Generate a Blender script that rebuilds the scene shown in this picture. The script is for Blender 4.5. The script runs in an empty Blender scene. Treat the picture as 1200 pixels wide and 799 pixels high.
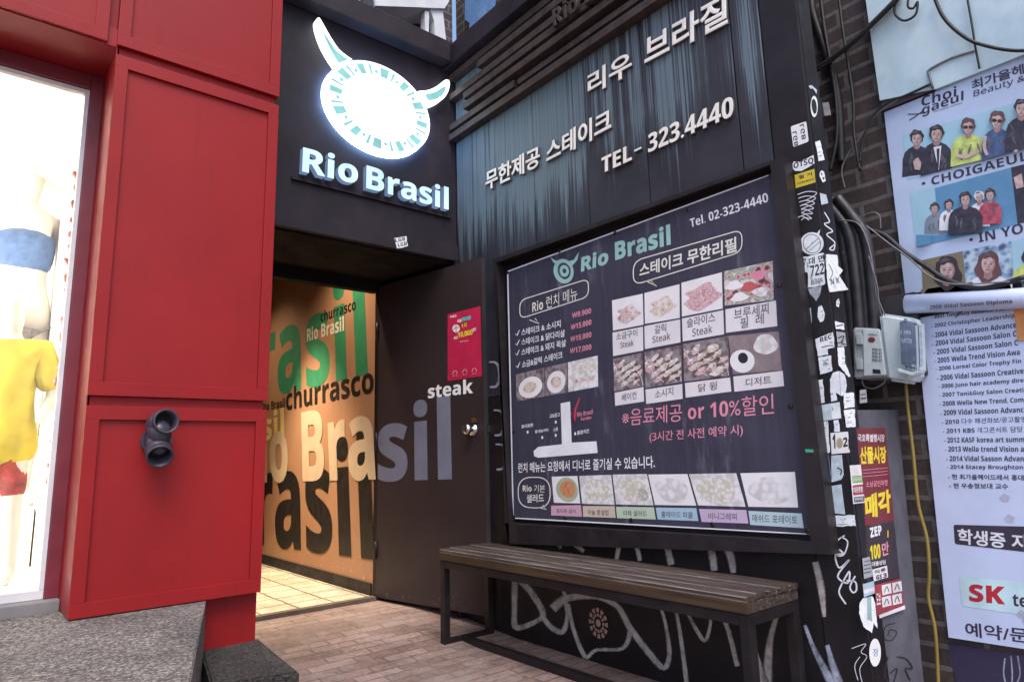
import bpy, bmesh, math, random
from mathutils import Vector, Matrix
random.seed(7)
R = math.radians
SC = bpy.context.scene
COL = SC.collection

# ------------------------------------------------------------------ camera
F, YAW, PITCH, ROLL = 770.43, R(39.821), R(10.083), R(-1.582)
CAM = Vector((-2.178, -3.098, 0.872))
FW = Vector((math.sin(YAW)*math.cos(PITCH), math.cos(YAW)*math.cos(PITCH), math.sin(PITCH)))
rt0 = Vector((math.cos(YAW), -math.sin(YAW), 0)); up0 = rt0.cross(FW)
RT = rt0*math.cos(ROLL) + up0*math.sin(ROLL)
UP = up0*math.cos(ROLL) - rt0*math.sin(ROLL)
cd = bpy.data.cameras.new('camera'); cam = bpy.data.objects.new('camera', cd); COL.objects.link(cam)
cd.sensor_width = 36; cd.lens = F/1200*36; cd.clip_start = .02; cd.clip_end = 2000
m3 = Matrix((RT, UP, -FW)).transposed()
cam.matrix_world = Matrix.Translation(CAM) @ m3.to_4x4()
SC.camera = cam

# ------------------------------------------------------------------ sky, sun, exposure
SUN_EL, SUN_AZ = R(58), R(205)          # azimuth from +y clockwise: behind the camera, a little to the left
w = bpy.data.worlds.new('World'); SC.world = w; w.use_nodes = True
nt = w.node_tree; nt.nodes.clear()
sky = nt.nodes.new('ShaderNodeTexSky'); sky.sky_type = 'NISHITA'; sky.sun_disc = False
sky.sun_elevation = SUN_EL; sky.sun_rotation = SUN_AZ; sky.air_density = 1.0; sky.dust_density = 2.5
bg = nt.nodes.new('ShaderNodeBackground'); bg.inputs[1].default_value = 0.145
wo = nt.nodes.new('ShaderNodeOutputWorld')
nt.links.new(sky.outputs[0], bg.inputs[0]); nt.links.new(bg.outputs[0], wo.inputs[0])
sd = bpy.data.lights.new('sun', 'SUN'); sd.energy = 1.0; sd.angle = R(35); sd.color = (1, .97, .94)
sun = bpy.data.objects.new('sun', sd); COL.objects.link(sun)
sdir = Vector((math.sin(SUN_AZ)*math.cos(SUN_EL), math.cos(SUN_AZ)*math.cos(SUN_EL), math.sin(SUN_EL)))
sun.rotation_euler = sdir.to_track_quat('Z', 'Y').to_euler()
vs = SC.view_settings
vs.view_transform = 'Standard'; vs.look = 'None'; vs.exposure = 1.08; vs.gamma = 1; vs.use_curve_mapping = False
SC.cycles.max_bounces = 8; SC.cycles.diffuse_bounces = 4; SC.cycles.transparent_max_bounces = 16
SC.cycles.sample_clamp_indirect = 6

# ------------------------------------------------------------------ measuring: pixel -> point on a real plane
def ray(u, v): return FW + RT*((u-600)/F) - UP*((v-399.5)/F)
class Plane:
    """o origin, s horizontal axis, t vertical axis, n towards the viewer"""
    def __init__(self, o, s, t=(0, 0, 1)):
        self.o = Vector(o); self.s = Vector(s).normalized(); self.t = Vector(t).normalized(); self.n = self.s.cross(self.t)
    def hit(self, u, v, off=0):
        d = ray(u, v); k = ((self.o + self.n*off - CAM).dot(self.n))/d.dot(self.n)
        q = CAM + d*k - self.o
        return (q.dot(self.s), q.dot(self.t))
    def at(self, p, off=0): return self.o + self.s*p[0] + self.t*p[1] + self.n*off
def Z(x0, y0, k):
    return lambda *ps: [(x0+p[0]/k, y0+p[1]/k) for p in ps]
PX = Z(0, 0, 1)
def un(u, v, ax, val):
    d = ray(u, v); i = 'xyz'.index(ax); return CAM + d*((val-CAM[i])/d[i])

# ------------------------------------------------------------------ materials
MATS = {}
def nodes(name):
    m = bpy.data.materials.new(name); m.use_nodes = True
    n = m.node_tree.nodes; l = m.node_tree.links
    return m, n, l, n['Principled BSDF']
def coords(n, l, scale=(1, 1, 1)):
    g = n.new('ShaderNodeNewGeometry'); mp = n.new('ShaderNodeMapping'); mp.inputs['Scale'].default_value = scale
    l.new(g.outputs['Position'], mp.inputs[0]); return mp.outputs[0]
def noise(n, l, vec, scale, detail=4, rough=.6):
    t = n.new('ShaderNodeTexNoise'); t.inputs['Scale'].default_value = scale; t.inputs['Detail'].default_value = detail; t.inputs['Roughness'].default_value = rough
    l.new(vec, t.inputs['Vector']); return t.outputs['Fac']
def ramp(n, l, fac, stops, interp='LINEAR'):
    r = n.new('ShaderNodeValToRGB'); e = r.color_ramp.elements; r.color_ramp.interpolation = interp
    while len(e) < len(stops): e.new(.5)
    for i, (p, c) in enumerate(stops):
        e[i].position = p; e[i].color = tuple(c)+(1,) if len(c) == 3 else c
    l.new(fac, r.inputs[0]); return r.outputs[0]
def g3(v): return (v, v, v)
def mixc(n, l, fac, a, b):
    m = n.new('ShaderNodeMix'); m.data_type = 'RGBA'
    for k, v in ((6, a), (7, b)):
        if isinstance(v, tuple): m.inputs[k].default_value = v+(1,)
        else: l.new(v, m.inputs[k])
    if isinstance(fac, float): m.inputs[0].default_value = fac
    else: l.new(fac, m.inputs[0])
    return m.outputs[2]
def bump(n, l, h, bs, strength=.2, dist=.005):
    b = n.new('ShaderNodeBump'); b.inputs['Strength'].default_value = strength; b.inputs['Distance'].default_value = dist
    l.new(h, b.inputs['Height']); l.new(b.outputs[0], bs.inputs['Normal'])
def mat(name, col, rough=.6, var=.18, scale=9, metal=0, bumpy=.08, emit=None, es=1, spec=.5, fine=180, speck=None):
    """paint, paper or metal with uneven tone, uneven gloss and a light grain"""
    if name in MATS: return MATS[name]
    m, n, l, b = nodes(name)
    v = coords(n, l)
    f = noise(n, l, v, scale)
    lo = tuple(max(0, c*(1-var)) for c in col); hi = tuple(min(1, c*(1+var)) for c in col)
    c = ramp(n, l, f, [(.3, lo), (.7, hi)])
    if speck:
        sf = noise(n, l, v, speck[1], 3, .7)
        sm = ramp(n, l, sf, [(speck[2], g3(0)), (min(1, speck[2]+.04), g3(1))])
        c = mixc(n, l, sm, c, speck[0])
    l.new(c, b.inputs['Base Color'])
    rr = ramp(n, l, noise(n, l, v, scale*2.3), [(.3, g3(max(0, rough-.12))), (.7, g3(min(1, rough+.12)))])
    l.new(rr, b.inputs['Roughness'])
    b.inputs['Metallic'].default_value = metal; b.inputs['Specular IOR Level'].default_value = spec
    if bumpy: bump(n, l, noise(n, l, v, fine, 3), b, bumpy, .002)
    if emit:
        b.inputs['Emission Color'].default_value = tuple(emit)+(1,); b.inputs['Emission Strength'].default_value = es
    MATS[name] = m; return m

def m_red():
    m, n, l, b = nodes('red_paint'); v = coords(n, l)
    f = noise(n, l, v, 3.2, 5)
    c = ramp(n, l, f, [(.3, (.235, .0072, .0095)), (.7, (.29, .0095, .0115))])
    st = noise(n, l, coords(n, l, (14, 14, 1.2)), 2.2, 5)
    c = mixc(n, l, ramp(n, l, st, [(.55, g3(0)), (.8, g3(.35))]), c, (.15, .009, .011))
    sc_ = noise(n, l, coords(n, l, (1, 1, 5)), 38, 4, .8)
    c = mixc(n, l, ramp(n, l, sc_, [(.74, g3(0)), (.78, g3(.4))]), c, (.16, .02, .02))
    c = mixc(n, l, ramp(n, l, noise(n, l, v, 150, 2, .5), [(.74, g3(0)), (.77, g3(.45))]), c, (.40, .10, .09))
    l.new(c, b.inputs['Base Color'])
    l.new(ramp(n, l, noise(n, l, v, 7), [(.3, g3(.42)), (.7, g3(.6))]), b.inputs['Roughness'])
    b.inputs['Specular IOR Level'].default_value = .28
    bump(n, l, noise(n, l, v, 260, 3), b, .12, .0015); return m
RED = m_red()
RED_D = mat('dark_red_window_paint', (.16, .018, .03), .4)
DARK = mat('dark_plum_paint', (.021, .0155, .023), .55, .4, 4, spec=.3, speck=((.05, .045, .05), 60, .72))
BLACK = mat('black_paint', (.0115, .009, .0105), .5, .4, 5, spec=.3, speck=((.06, .055, .06), 45, .74))
STEEL = mat('black_steel', (.013, .0105, .012), .42, .4, 12, spec=.35, speck=((.07, .05, .04), 80, .7))
SOFF = mat('soffit_board', (.009, .0065, .006), .8, .3, 4, spec=.2)
WHITE = mat('white_vinyl', (.8, .79, .8), .5, .04)
PAPER = mat('white_sticker_paper', (.76, .79, .82), .55, .12, 30, speck=((.3, .32, .35), 42, .62))
INK = mat('black_ink', (.02, .018, .025), .5, .1)
BLUEINK = mat('navy_ink', (.03, .035, .09), .5, .1)

def m_clad():
    m, n, l, b = nodes('weathered_blue_metal')
    g = n.new('ShaderNodeNewGeometry'); sx = n.new('ShaderNodeSeparateXYZ'); l.new(g.outputs['Position'], sx.inputs[0])
    v = coords(n, l)
    base = ramp(n, l, noise(n, l, v, 6, 5), [(.3, (.015, .015, .022)), (.7, (.03, .030, .042))])
    # runs of washed-out pale blue down the sheets
    s1 = noise(n, l, coords(n, l, (1, 26, .30)), 1.0, 6, .7)
    s2 = noise(n, l, coords(n, l, (1, 130, .45)), 1.0, 4, .7)
    band = noise(n, l, coords(n, l, (1, 2.4, .5)), 1.0, 3)
    ad = n.new('ShaderNodeMath'); ad.operation = 'MULTIPLY_ADD'; ad.inputs[1].default_value = .62
    l.new(s2, ad.inputs[0]); l.new(s1, ad.inputs[2])
    ad2 = n.new('ShaderNodeMath'); ad2.operation = 'MULTIPLY_ADD'; ad2.inputs[1].default_value = .6
    l.new(band, ad2.inputs[0]); l.new(ad.outputs[0], ad2.inputs[2])
    # the wear is heaviest at the end near the corner and thins out along the wall and towards the foot
    def mr(sock, a0, a1, b0, b1):
        q = n.new('ShaderNodeMapRange'); l.new(sock, q.inputs[0])
        for k, x in zip((1, 2, 3, 4), (a0, a1, b0, b1)): q.inputs[k].default_value = x
        return q.outputs[0]
    def add(a, b_):
        q = n.new('ShaderNodeMath'); q.operation = 'ADD'; l.new(a, q.inputs[0]); l.new(b_, q.inputs[1]); return q.outputs[0]
    tot = add(add(ad2.outputs[0], mr(sx.outputs['Y'], -1.9, -.2, -.17, .05)), mr(sx.outputs['Z'], 1.9, 2.35, -.32, 0))
    fac = ramp(n, l, tot, [(.88, g3(0)), (1.0, g3(.28)), (1.09, g3(.75))])
    pale = ramp(n, l, s2, [(.3, (.065, .11, .145)), (.7, (.21, .28, .32))])
    c = mixc(n, l, fac, base, pale)
    rs = ramp(n, l, noise(n, l, coords(n, l, (1, 30, 2)), 1.5, 5), [(.66, g3(0)), (.74, g3(.7))])
    c = mixc(n, l, rs, c, (.07, .045, .035))
    l.new(c, b.inputs['Base Color']); b.inputs['Roughness'].default_value = .55
    bump(n, l, ad.outputs[0], b, .15, .004); return m
CLAD = m_clad()

def m_brickwork(name, c1, c2, cm, bw, bh, mort, axis, rough=.85, bs=.6, rot=0, off=.5):
    """axis 'x': wall facing x, bricks run along y; 'y': wall facing y; 'z': floor"""
    m, n, l, b = nodes(name)
    g = n.new('ShaderNodeNewGeometry'); sx = n.new('ShaderNodeSeparateXYZ'); l.new(g.outputs['Position'], sx.inputs[0])
    cb = n.new('ShaderNodeCombineXYZ')
    a = {'x': ('Y', 'Z'), 'y': ('X', 'Z'), 'z': ('X', 'Y')}[axis]
    l.new(sx.outputs[a[0]], cb.inputs[0]); l.new(sx.outputs[a[1]], cb.inputs[1])
    t = n.new('ShaderNodeTexBrick'); t.inputs['Scale'].default_value = 1
    t.inputs['Brick Width'].default_value = bw; t.inputs['Row Height'].default_value = bh; t.inputs['Mortar Size'].default_value = mort
    t.inputs['Mortar Smooth'].default_value = .15; t.offset = off
    t.inputs['Color1'].default_value = c1+(1,); t.inputs['Color2'].default_value = c2+(1,); t.inputs['Mortar'].default_value = cm+(1,)
    t.inputs['Bias'].default_value = 0
    # slightly wavy courses
    dn = n.new('ShaderNodeTexNoise'); dn.inputs['Scale'].default_value = 6
    l.new(cb.outputs[0], dn.inputs['Vector'])
    vm = n.new('ShaderNodeVectorMath'); vm.operation = 'MULTIPLY_ADD'; vm.inputs[1].default_value = (bh*.12,)*3
    l.new(dn.outputs['Color'], vm.inputs[0]); l.new(cb.outputs[0], vm.inputs[2]); l.new(vm.outputs[0], t.inputs['Vector'])
    v = coords(n, l)
    dirt = ramp(n, l, noise(n, l, v, 5, 6, .7), [(.3, g3(.62)), (.72, g3(1.25))])
    mm = n.new('ShaderNodeMix'); mm.data_type = 'RGBA'; mm.blend_type = 'MULTIPLY'; mm.inputs[0].default_value = 1
    l.new(t.outputs['Color'], mm.inputs[6]); l.new(dirt, mm.inputs[7])
    sp = ramp(n, l, noise(n, l, v, 48, 4, .75), [(.36, g3(.7)), (.66, g3(1.2))])
    m2 = n.new('ShaderNodeMix'); m2.data_type = 'RGBA'; m2.blend_type = 'MULTIPLY'; m2.inputs[0].default_value = 1
    l.new(mm.outputs[2], m2.inputs[6]); l.new(sp, m2.inputs[7])
    cc = m2.outputs[2]
    if axis == 'z' and bh < .1:
        # trodden-in gum, drips and broad worn patches
        cc = mixc(n, l, ramp(n, l, noise(n, l, v, 16, 2, .4), [(.70, g3(0)), (.73, g3(.55))]), cc, (.07, .05, .047))
        cc = mixc(n, l, ramp(n, l, noise(n, l, v, 2.2, 6, .75), [(.44, g3(0)), (.66, g3(.5))]), cc, (.36, .29, .27))
        cc = mixc(n, l, ramp(n, l, noise(n, l, v, 1.3, 5, .7), [(.5, g3(0)), (.7, g3(.5))]), cc, (.10, .068, .06))
    l.new(cc, b.inputs['Base Color'])
    l.new(ramp(n, l, noise(n, l, v, 11, 4), [(.3, g3(rough-.2)), (.7, g3(rough))]), b.inputs['Roughness'])
    sub = n.new('ShaderNodeMath'); sub.operation = 'SUBTRACT'; sub.inputs[0].default_value = 1; l.new(t.outputs['Fac'], sub.inputs[1])
    nz = noise(n, l, v, 70, 4)
    hh = n.new('ShaderNodeMath'); hh.operation = 'MULTIPLY_ADD'; hh.inputs[1].default_value = .35; l.new(nz, hh.inputs[0]); l.new(sub.outputs[0], hh.inputs[2])
    bump(n, l, hh.outputs[0], b, bs, .006); return m
PAVE = m_brickwork('clay_pavers', (.19, .118, .10), (.32, .225, .20), (.15, .108, .098), .215, .072, .006, 'z', .78, .5)
BRICKX = m_brickwork('old_brick_facing_street', (.045, .03, .03), (.07, .046, .043), (.13, .115, .11), .21, .07, .009, 'x')
BRICKY = m_brickwork('old_brick_gable', (.06, .045, .048), (.09, .068, .068), (.16, .14, .15), .21, .07, .009, 'y')
TILE = m_brickwork('cream_floor_tiles', (.60, .53, .41), (.68, .61, .48), (.17, .13, .09), .21, .21, .007, 'z', .5, .3, off=0)

def m_granite(name, k):
    m, n, l, b = nodes(name); v = coords(n, l)
    vo = n.new('ShaderNodeTexVoronoi'); vo.inputs['Scale'].default_value = 165; l.new(v, vo.inputs['Vector'])
    sp = n.new('ShaderNodeSeparateColor'); l.new(vo.outputs['Color'], sp.inputs[0])
    c = ramp(n, l, sp.outputs[0], [(0, g3(.06*k)), (.35, (.16*k, .14*k, .13*k)), (.7, (.28*k, .25*k, .235*k)), (1, (.52*k, .48*k, .45*k))])
    d = ramp(n, l, noise(n, l, v, 4, 6, .7), [(.3, g3(.5)), (.7, g3(1.25))])
    mm = n.new('ShaderNodeMix'); mm.data_type = 'RGBA'; mm.blend_type = 'MULTIPLY'; mm.inputs[0].default_value = 1
    l.new(c, mm.inputs[6]); l.new(d, mm.inputs[7]); l.new(mm.outputs[2], b.inputs['Base Color'])
    b.inputs['Roughness'].default_value = .85
    bump(n, l, noise(n, l, v, 140, 5, .7), b, .9, .006); return m
GRAN = m_granite('rough_granite', .68); GRAN_D = m_granite('dark_granite', .22)

def m_wood():
    m, n, l, b = nodes('worn_bench_wood')
    v = coords(n, l, (38, 2.2, 38))
    f = noise(n, l, v, 1.6, 6, .65)
    c = ramp(n, l, f, [(.30, (.016, .011, .010)), (.52, (.05, .034, .027)), (.7, (.135, .10, .082))])
    v2 = coords(n, l, (3, 1, 3)); p = ramp(n, l, noise(n, l, v2, 5, 6, .75), [(.58, g3(0)), (.68, g3(.8))])
    c = mixc(n, l, p, c, (.2, .16, .135)); l.new(c, b.inputs['Base Color'])
    b.inputs['Roughness'].default_value = .6; bump(n, l, f, b, .5, .004); return m
WOOD = m_wood()
def m_apron():
    m, n, l, b = nodes('scuffed_bench_edge')
    v = coords(n, l, (30, 2.5, 30)); f = noise(n, l, v, 1.5, 6, .65)
    c = ramp(n, l, f, [(.3, (.025, .0135, .008)), (.7, (.075, .042, .021))])
    p = ramp(n, l, noise(n, l, coords(n, l, (3, 1, 3)), 11, 6, .8), [(.66, g3(0)), (.72, g3(1))])
    c = mixc(n, l, p, c, (.34, .2, .11)); l.new(c, b.inputs['Base Color'])
    b.inputs['Roughness'].default_value = .5; bump(n, l, f, b, .4, .003); return m
APRON = m_apron()

def m_door():
    m, n, l, b = nodes('brown_door_paint'); v = coords(n, l)
    c = ramp(n, l, noise(n, l, v, 2.5, 5), [(.3, (.024, .0165, .018)), (.7, (.038, .026, .0275))])
    p = ramp(n, l, noise(n, l, v, 120, 2, .5), [(.70, g3(0)), (.74, g3(.5))])
    c = mixc(n, l, p, c, (.13, .09, .085))
    # scuffs near the foot of the door
    g = n.new('ShaderNodeNewGeometry'); sx = n.new('ShaderNodeSeparateXYZ'); l.new(g.outputs['Position'], sx.inputs[0])
    mr = n.new('ShaderNodeMapRange'); l.new(sx.outputs['Z'], mr.inputs[0]); mr.inputs[1].default_value = .1; mr.inputs[2].default_value = .4; mr.inputs[3].default_value = .1; mr.inputs[4].default_value = -.1
    a = n.new('ShaderNodeMath'); a.operation = 'ADD'; l.new(noise(n, l, v, 22, 6, .8), a.inputs[0]); l.new(mr.outputs[0], a.inputs[1])
    c = mixc(n, l, ramp(n, l, a.outputs[0], [(.68, g3(0)), (.74, g3(.55))]), c, (.3, .25, .24))
    l.new(c, b.inputs['Base Color']); b.inputs['Roughness'].default_value = .45
    bump(n, l, noise(n, l, v, 200, 3), b, .15, .001); return m
DOORM = m_door()
def m_mural():
    m, n, l, b = nodes('orange_mural_print'); v = coords(n, l)
    c = ramp(n, l, noise(n, l, v, 1.4, 5), [(.3, (.36, .19, .105)), (.7, (.47, .255, .145))])
    g = n.new('ShaderNodeNewGeometry'); sx = n.new('ShaderNodeSeparateXYZ'); l.new(g.outputs['Position'], sx.inputs[0])
    mr = n.new('ShaderNodeMapRange'); l.new(sx.outputs['Z'], mr.inputs[0]); mr.inputs[1].default_value = .15; mr.inputs[2].default_value = .8; mr.inputs[3].default_value = .07; mr.inputs[4].default_value = -.06
    a = n.new('ShaderNodeMath'); a.operation = 'ADD'; l.new(noise(n, l, v, 38, 4, .7), a.inputs[0]); l.new(mr.outputs[0], a.inputs[1])
    c = mixc(n, l, ramp(n, l, a.outputs[0], [(.69, g3(0)), (.73, g3(.9))]), c, (.75, .6, .48))
    l.new(c, b.inputs['Base Color']); b.inputs['Roughness'].default_value = .55; return m
MURAL = m_mural()
def m_banner():
    m, n, l, b = nodes('faded_banner_print'); v = coords(n, l)
    c = ramp(n, l, noise(n, l, v, 3, 5), [(.3, (.034, .033, .056)), (.7, (.052, .050, .08))])
    wv = noise(n, l, coords(n, l, (1, 55, 1.5)), 1, 3)
    c = mixc(n, l, ramp(n, l, wv, [(.4, g3(0)), (.8, g3(.35))]), c, (.085, .085, .125))
    st = noise(n, l, coords(n, l, (1, 5, 1.1)), 1.7, 6, .7)
    c = mixc(n, l, ramp(n, l, st, [(.58, g3(0)), (.85, g3(.7))]), c, (.32, .34, .42))
    l.new(c, b.inputs['Base Color']); b.inputs['Roughness'].default_value = .5; b.inputs['Specular IOR Level'].default_value = .35
    bump(n, l, noise(n, l, v, 9, 3), b, .3, .012); return m
BANNER = m_banner()
def m_food(name, cols, scale, seed=0.0):
    m, n, l, b = nodes(name); v = coords(n, l)
    mp = n.new('ShaderNodeMapping'); mp.inputs['Location'].default_value = (seed*3.1, seed*7.3, seed*1.7); l.new(v, mp.inputs[0])
    nz = n.new('ShaderNodeTexNoise'); nz.inputs['Scale'].default_value = scale*.6; nz.inputs['Detail'].default_value = 5; l.new(mp.outputs[0], nz.inputs['Vector'])
    vo = n.new('ShaderNodeTexVoronoi'); vo.inputs['Scale'].default_value = scale; l.new(mp.outputs[0], vo.inputs['Vector'])
    a = n.new('ShaderNodeMath'); a.operation = 'MULTIPLY_ADD'; a.inputs[1].default_value = .5; l.new(vo.outputs['Distance'], a.inputs[0]); l.new(nz.outputs['Fac'], a.inputs[2])
    k = len(cols); c = ramp(n, l, a.outputs[0], [(.52+.36*i/(k-1), cc) for i, cc in enumerate(cols)])
    l.new(c, b.inputs['Base Color']); b.inputs['Roughness'].default_value = .5; return m
def m_spray(name, col, dens=.5):
    m, n, l, b = nodes(name); v = coords(n, l)
    b.inputs['Base Color'].default_value = tuple(col)+(1,); b.inputs['Roughness'].default_value = .75
    a = noise(n, l, v, 17, 5, .75)
    al = ramp(n, l, a, [(.5-.3*dens, g3(.25)), (.5+.2*(1-dens)+.05, g3(.95))])
    # thin overspray at both edges of the stroke
    uvn = n.new('ShaderNodeUVMap'); sx = n.new('ShaderNodeSeparateXYZ'); l.new(uvn.outputs[0], sx.inputs[0])
    pp = n.new('ShaderNodeMath'); pp.operation = 'PINGPONG'; pp.inputs[1].default_value = .5; l.new(sx.outputs[0], pp.inputs[0])
    gr = n.new('ShaderNodeMath'); gr.operation = 'MULTIPLY_ADD'; gr.inputs[1].default_value = .32; l.new(noise(n, l, v, 420, 2, .5), gr.inputs[0]); l.new(pp.outputs[0], gr.inputs[2])
    ed = ramp(n, l, gr.outputs[0], [(.18, g3(0)), (.42, g3(1))])
    mu = n.new('ShaderNodeMath'); mu.operation = 'MULTIPLY'; l.new(al, mu.inputs[0]); l.new(ed, mu.inputs[1]); l.new(mu.outputs[0], b.inputs['Alpha']); return m
SPRAY = m_spray('pale_spray_paint', (.50, .44, .42), .75)
SPRAYL = m_spray('blue_white_spray_paint', (.42, .45, .58), .6)
CHALK = mat('white_paint_marker', (.72, .72, .78), .6, .08)
def m_glass(name, tint=(1, 1, 1), gl=.08):
    m = bpy.data.materials.new(name); m.use_nodes = True; n = m.node_tree.nodes; l = m.node_tree.links; n.clear()
    o = n.new('ShaderNodeOutputMaterial'); mx = n.new('ShaderNodeMixShader'); t = n.new('ShaderNodeBsdfTransparent'); gg = n.new('ShaderNodeBsdfGlossy')
    t.inputs[0].default_value = tint+(1,); gg.inputs['Roughness'].default_value = .03
    fr = n.new('ShaderNodeFresnel'); fr.inputs[0].default_value = 1.45
    l.new(fr.outputs[0], mx.inputs[0]); l.new(t.outputs[0], mx.inputs[1]); l.new(gg.outputs[0], mx.inputs[2]); l.new(mx.outputs[0], o.inputs[0]); return m
GLASS = m_glass('window_glass')
def m_emit(name, col, s):
    m = bpy.data.materials.new(name); m.use_nodes = True; n = m.node_tree.nodes; l = m.node_tree.links; n.clear()
    o = n.new('ShaderNodeOutputMaterial'); e = n.new('ShaderNodeEmission'); e.inputs[0].default_value = tuple(col)+(1,); e.inputs[1].default_value = s
    g = n.new('ShaderNodeNewGeometry'); z = n.new('ShaderNodeTexNoise'); z.inputs['Scale'].default_value = 9; l.new(g.outputs['Position'], z.inputs['Vector'])
    mr = n.new('ShaderNodeMapRange'); l.new(z.outputs['Fac'], mr.inputs[0]); mr.inputs[1].default_value = .3; mr.inputs[2].default_value = .7; mr.inputs[3].default_value = s*.85; mr.inputs[4].default_value = s*1.15
    l.new(mr.outputs[0], e.inputs[1]); l.new(e.outputs[0], o.inputs[0]); return m
LOGO_W = m_emit('lit_white_acrylic', (.86, .97, 1), 1.5)
LOGO_T = m_emit('lit_teal_acrylic', (.27, .60, .62), .58)
LET_S = m_emit('lit_letter_edge', (.3, .42, .75), .22)
HALO_E = m_emit('added_plate_halo_glow', (.3, .55, 1), 10)  # blue emission added only for the halo round the plate
LET_E = m_emit('lit_letter_acrylic', (.58, .84, .94), .62)

# ------------------------------------------------------------------ object helpers
def link(o): COL.objects.link(o); return o
def tag(o, label, cat, group=None):
    o['label'] = label; o['category'] = cat
    if group: o['group'] = group
    return o
def thing(name, label, cat, loc, group=None):
    o = link(bpy.data.objects.new(name, None)); o.location = loc; o.empty_display_size = .1
    return tag(o, label, cat, group)
def wloc(o):
    p = Vector(o.location)
    while o.parent: o = o.parent; p += Vector(o.location)
    return p
def obj(name, bm, mats, parent=None, smooth=False, origin=None):
    """bmesh in world coordinates -> one mesh object, re-based on its parent or on its own centre"""
    if not isinstance(mats, (list, tuple)): mats = [mats]
    me = bpy.data.meshes.new(name)
    if origin is None:
        if parent: origin = wloc(parent)
        else:
            vs_ = [v.co for v in bm.verts]
            origin = Vector([(min(c[i] for c in vs_)+max(c[i] for c in vs_))/2 for i in range(3)]); origin.z = min(c.z for c in vs_)
    for v in bm.verts: v.co -= origin
    bmesh.ops.recalc_face_normals(bm, faces=bm.faces) if smooth else None
    bm.to_mesh(me); bm.free()
    for m_ in mats: me.materials.append(m_)
    if smooth:
        for p in me.polygons: p.use_smooth = True
    o = link(bpy.data.objects.new(name, me))
    if parent: o.parent = parent
    else: o.location = origin
    return o
def box(bm, a, b, bev=0, mi=0):
    a, b = Vector(a), Vector(b)
    lo = Vector([min(a[i], b[i]) for i in range(3)]); hi = Vector([max(a[i], b[i]) for i in range(3)])
    r = bmesh.ops.create_cube(bm, size=1, matrix=Matrix.Translation((lo+hi)/2) @ Matrix.Diagonal((hi-lo).to_4d()))
    fs = {f for v in r['verts'] for f in v.link_faces}
    for f in fs: f.material_index = mi
    if bev:
        es = list({e for v in r['verts'] for e in v.link_edges})
        bmesh.ops.bevel(bm, geom=es, offset=bev, segments=2, affect='EDGES', profile=.7)
    return bm
def bx(a, b, bev=0): return box(bmesh.new(), a, b, bev)
def prism(bm, pl, pts, o0, o1, mi=0):
    """polygon in plane coordinates, extruded from offset o0 to o1"""
    n = len(pts)
    ar = sum(pts[i][0]*pts[(i+1) % n][1]-pts[(i+1) % n][0]*pts[i][1] for i in range(n))
    if ar < 0: pts = pts[::-1]
    lo = [bm.verts.new(pl.at(p, o0)) for p in pts]; hi = [bm.verts.new(pl.at(p, o1)) for p in pts]
    f = [bm.faces.new(hi), bm.faces.new(lo[::-1])]
    for i in range(n): f.append(bm.faces.new((lo[i], lo[(i+1) % n], hi[(i+1) % n], hi[i])))
    for x in f: x.material_index = mi
    return bm
def tube(bm, pts, r, seg=8, mi=0, cap=True):
    pts = [Vector(p) for p in pts]; rr = r if isinstance(r, (list, tuple)) else [r]*len(pts)
    rings = []; prev = None
    for i, p in enumerate(pts):
        t = (pts[min(i+1, len(pts)-1)]-pts[max(i-1, 0)]).normalized()
        if prev is None:
            a = t.orthogonal().normalized()
        else:
            a = (prev - t*prev.dot(t)); a = a.normalized() if a.length > 1e-6 else t.orthogonal().normalized()
        prev = a; b = t.cross(a)
        rings.append([bm.verts.new(p + (a*math.cos(2*math.pi*k/seg)+b*math.sin(2*math.pi*k/seg))*rr[i]) for k in range(seg)])
    for i in range(len(rings)-1):
        for k in range(seg):
            f = bm.faces.new((rings[i][k], rings[i][(k+1) % seg], rings[i+1][(k+1) % seg], rings[i+1][k])); f.material_index = mi; f.smooth = True
    if cap:
        bm.faces.new(rings[0][::-1]).material_index = mi; bm.faces.new(rings[-1]).material_index = mi
    return bm
def smooth_pts(ps, n=6):
    ps = [Vector(p) for p in ps]
    if len(ps) < 3: return ps
    out = []
    for i in range(len(ps)-1):
        p0 = ps[max(i-1, 0)]; p1 = ps[i]; p2 = ps[i+1]; p3 = ps[min(i+2, len(ps)-1)]
        for k in range(n):
            t = k/n
            out.append(.5*((2*p1)+(p2-p0)*t+(2*p0-5*p1+4*p2-p3)*t*t+(3*p1-p0-3*p2+p3)*t**3))
    out.append(ps[-1]); return out

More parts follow.
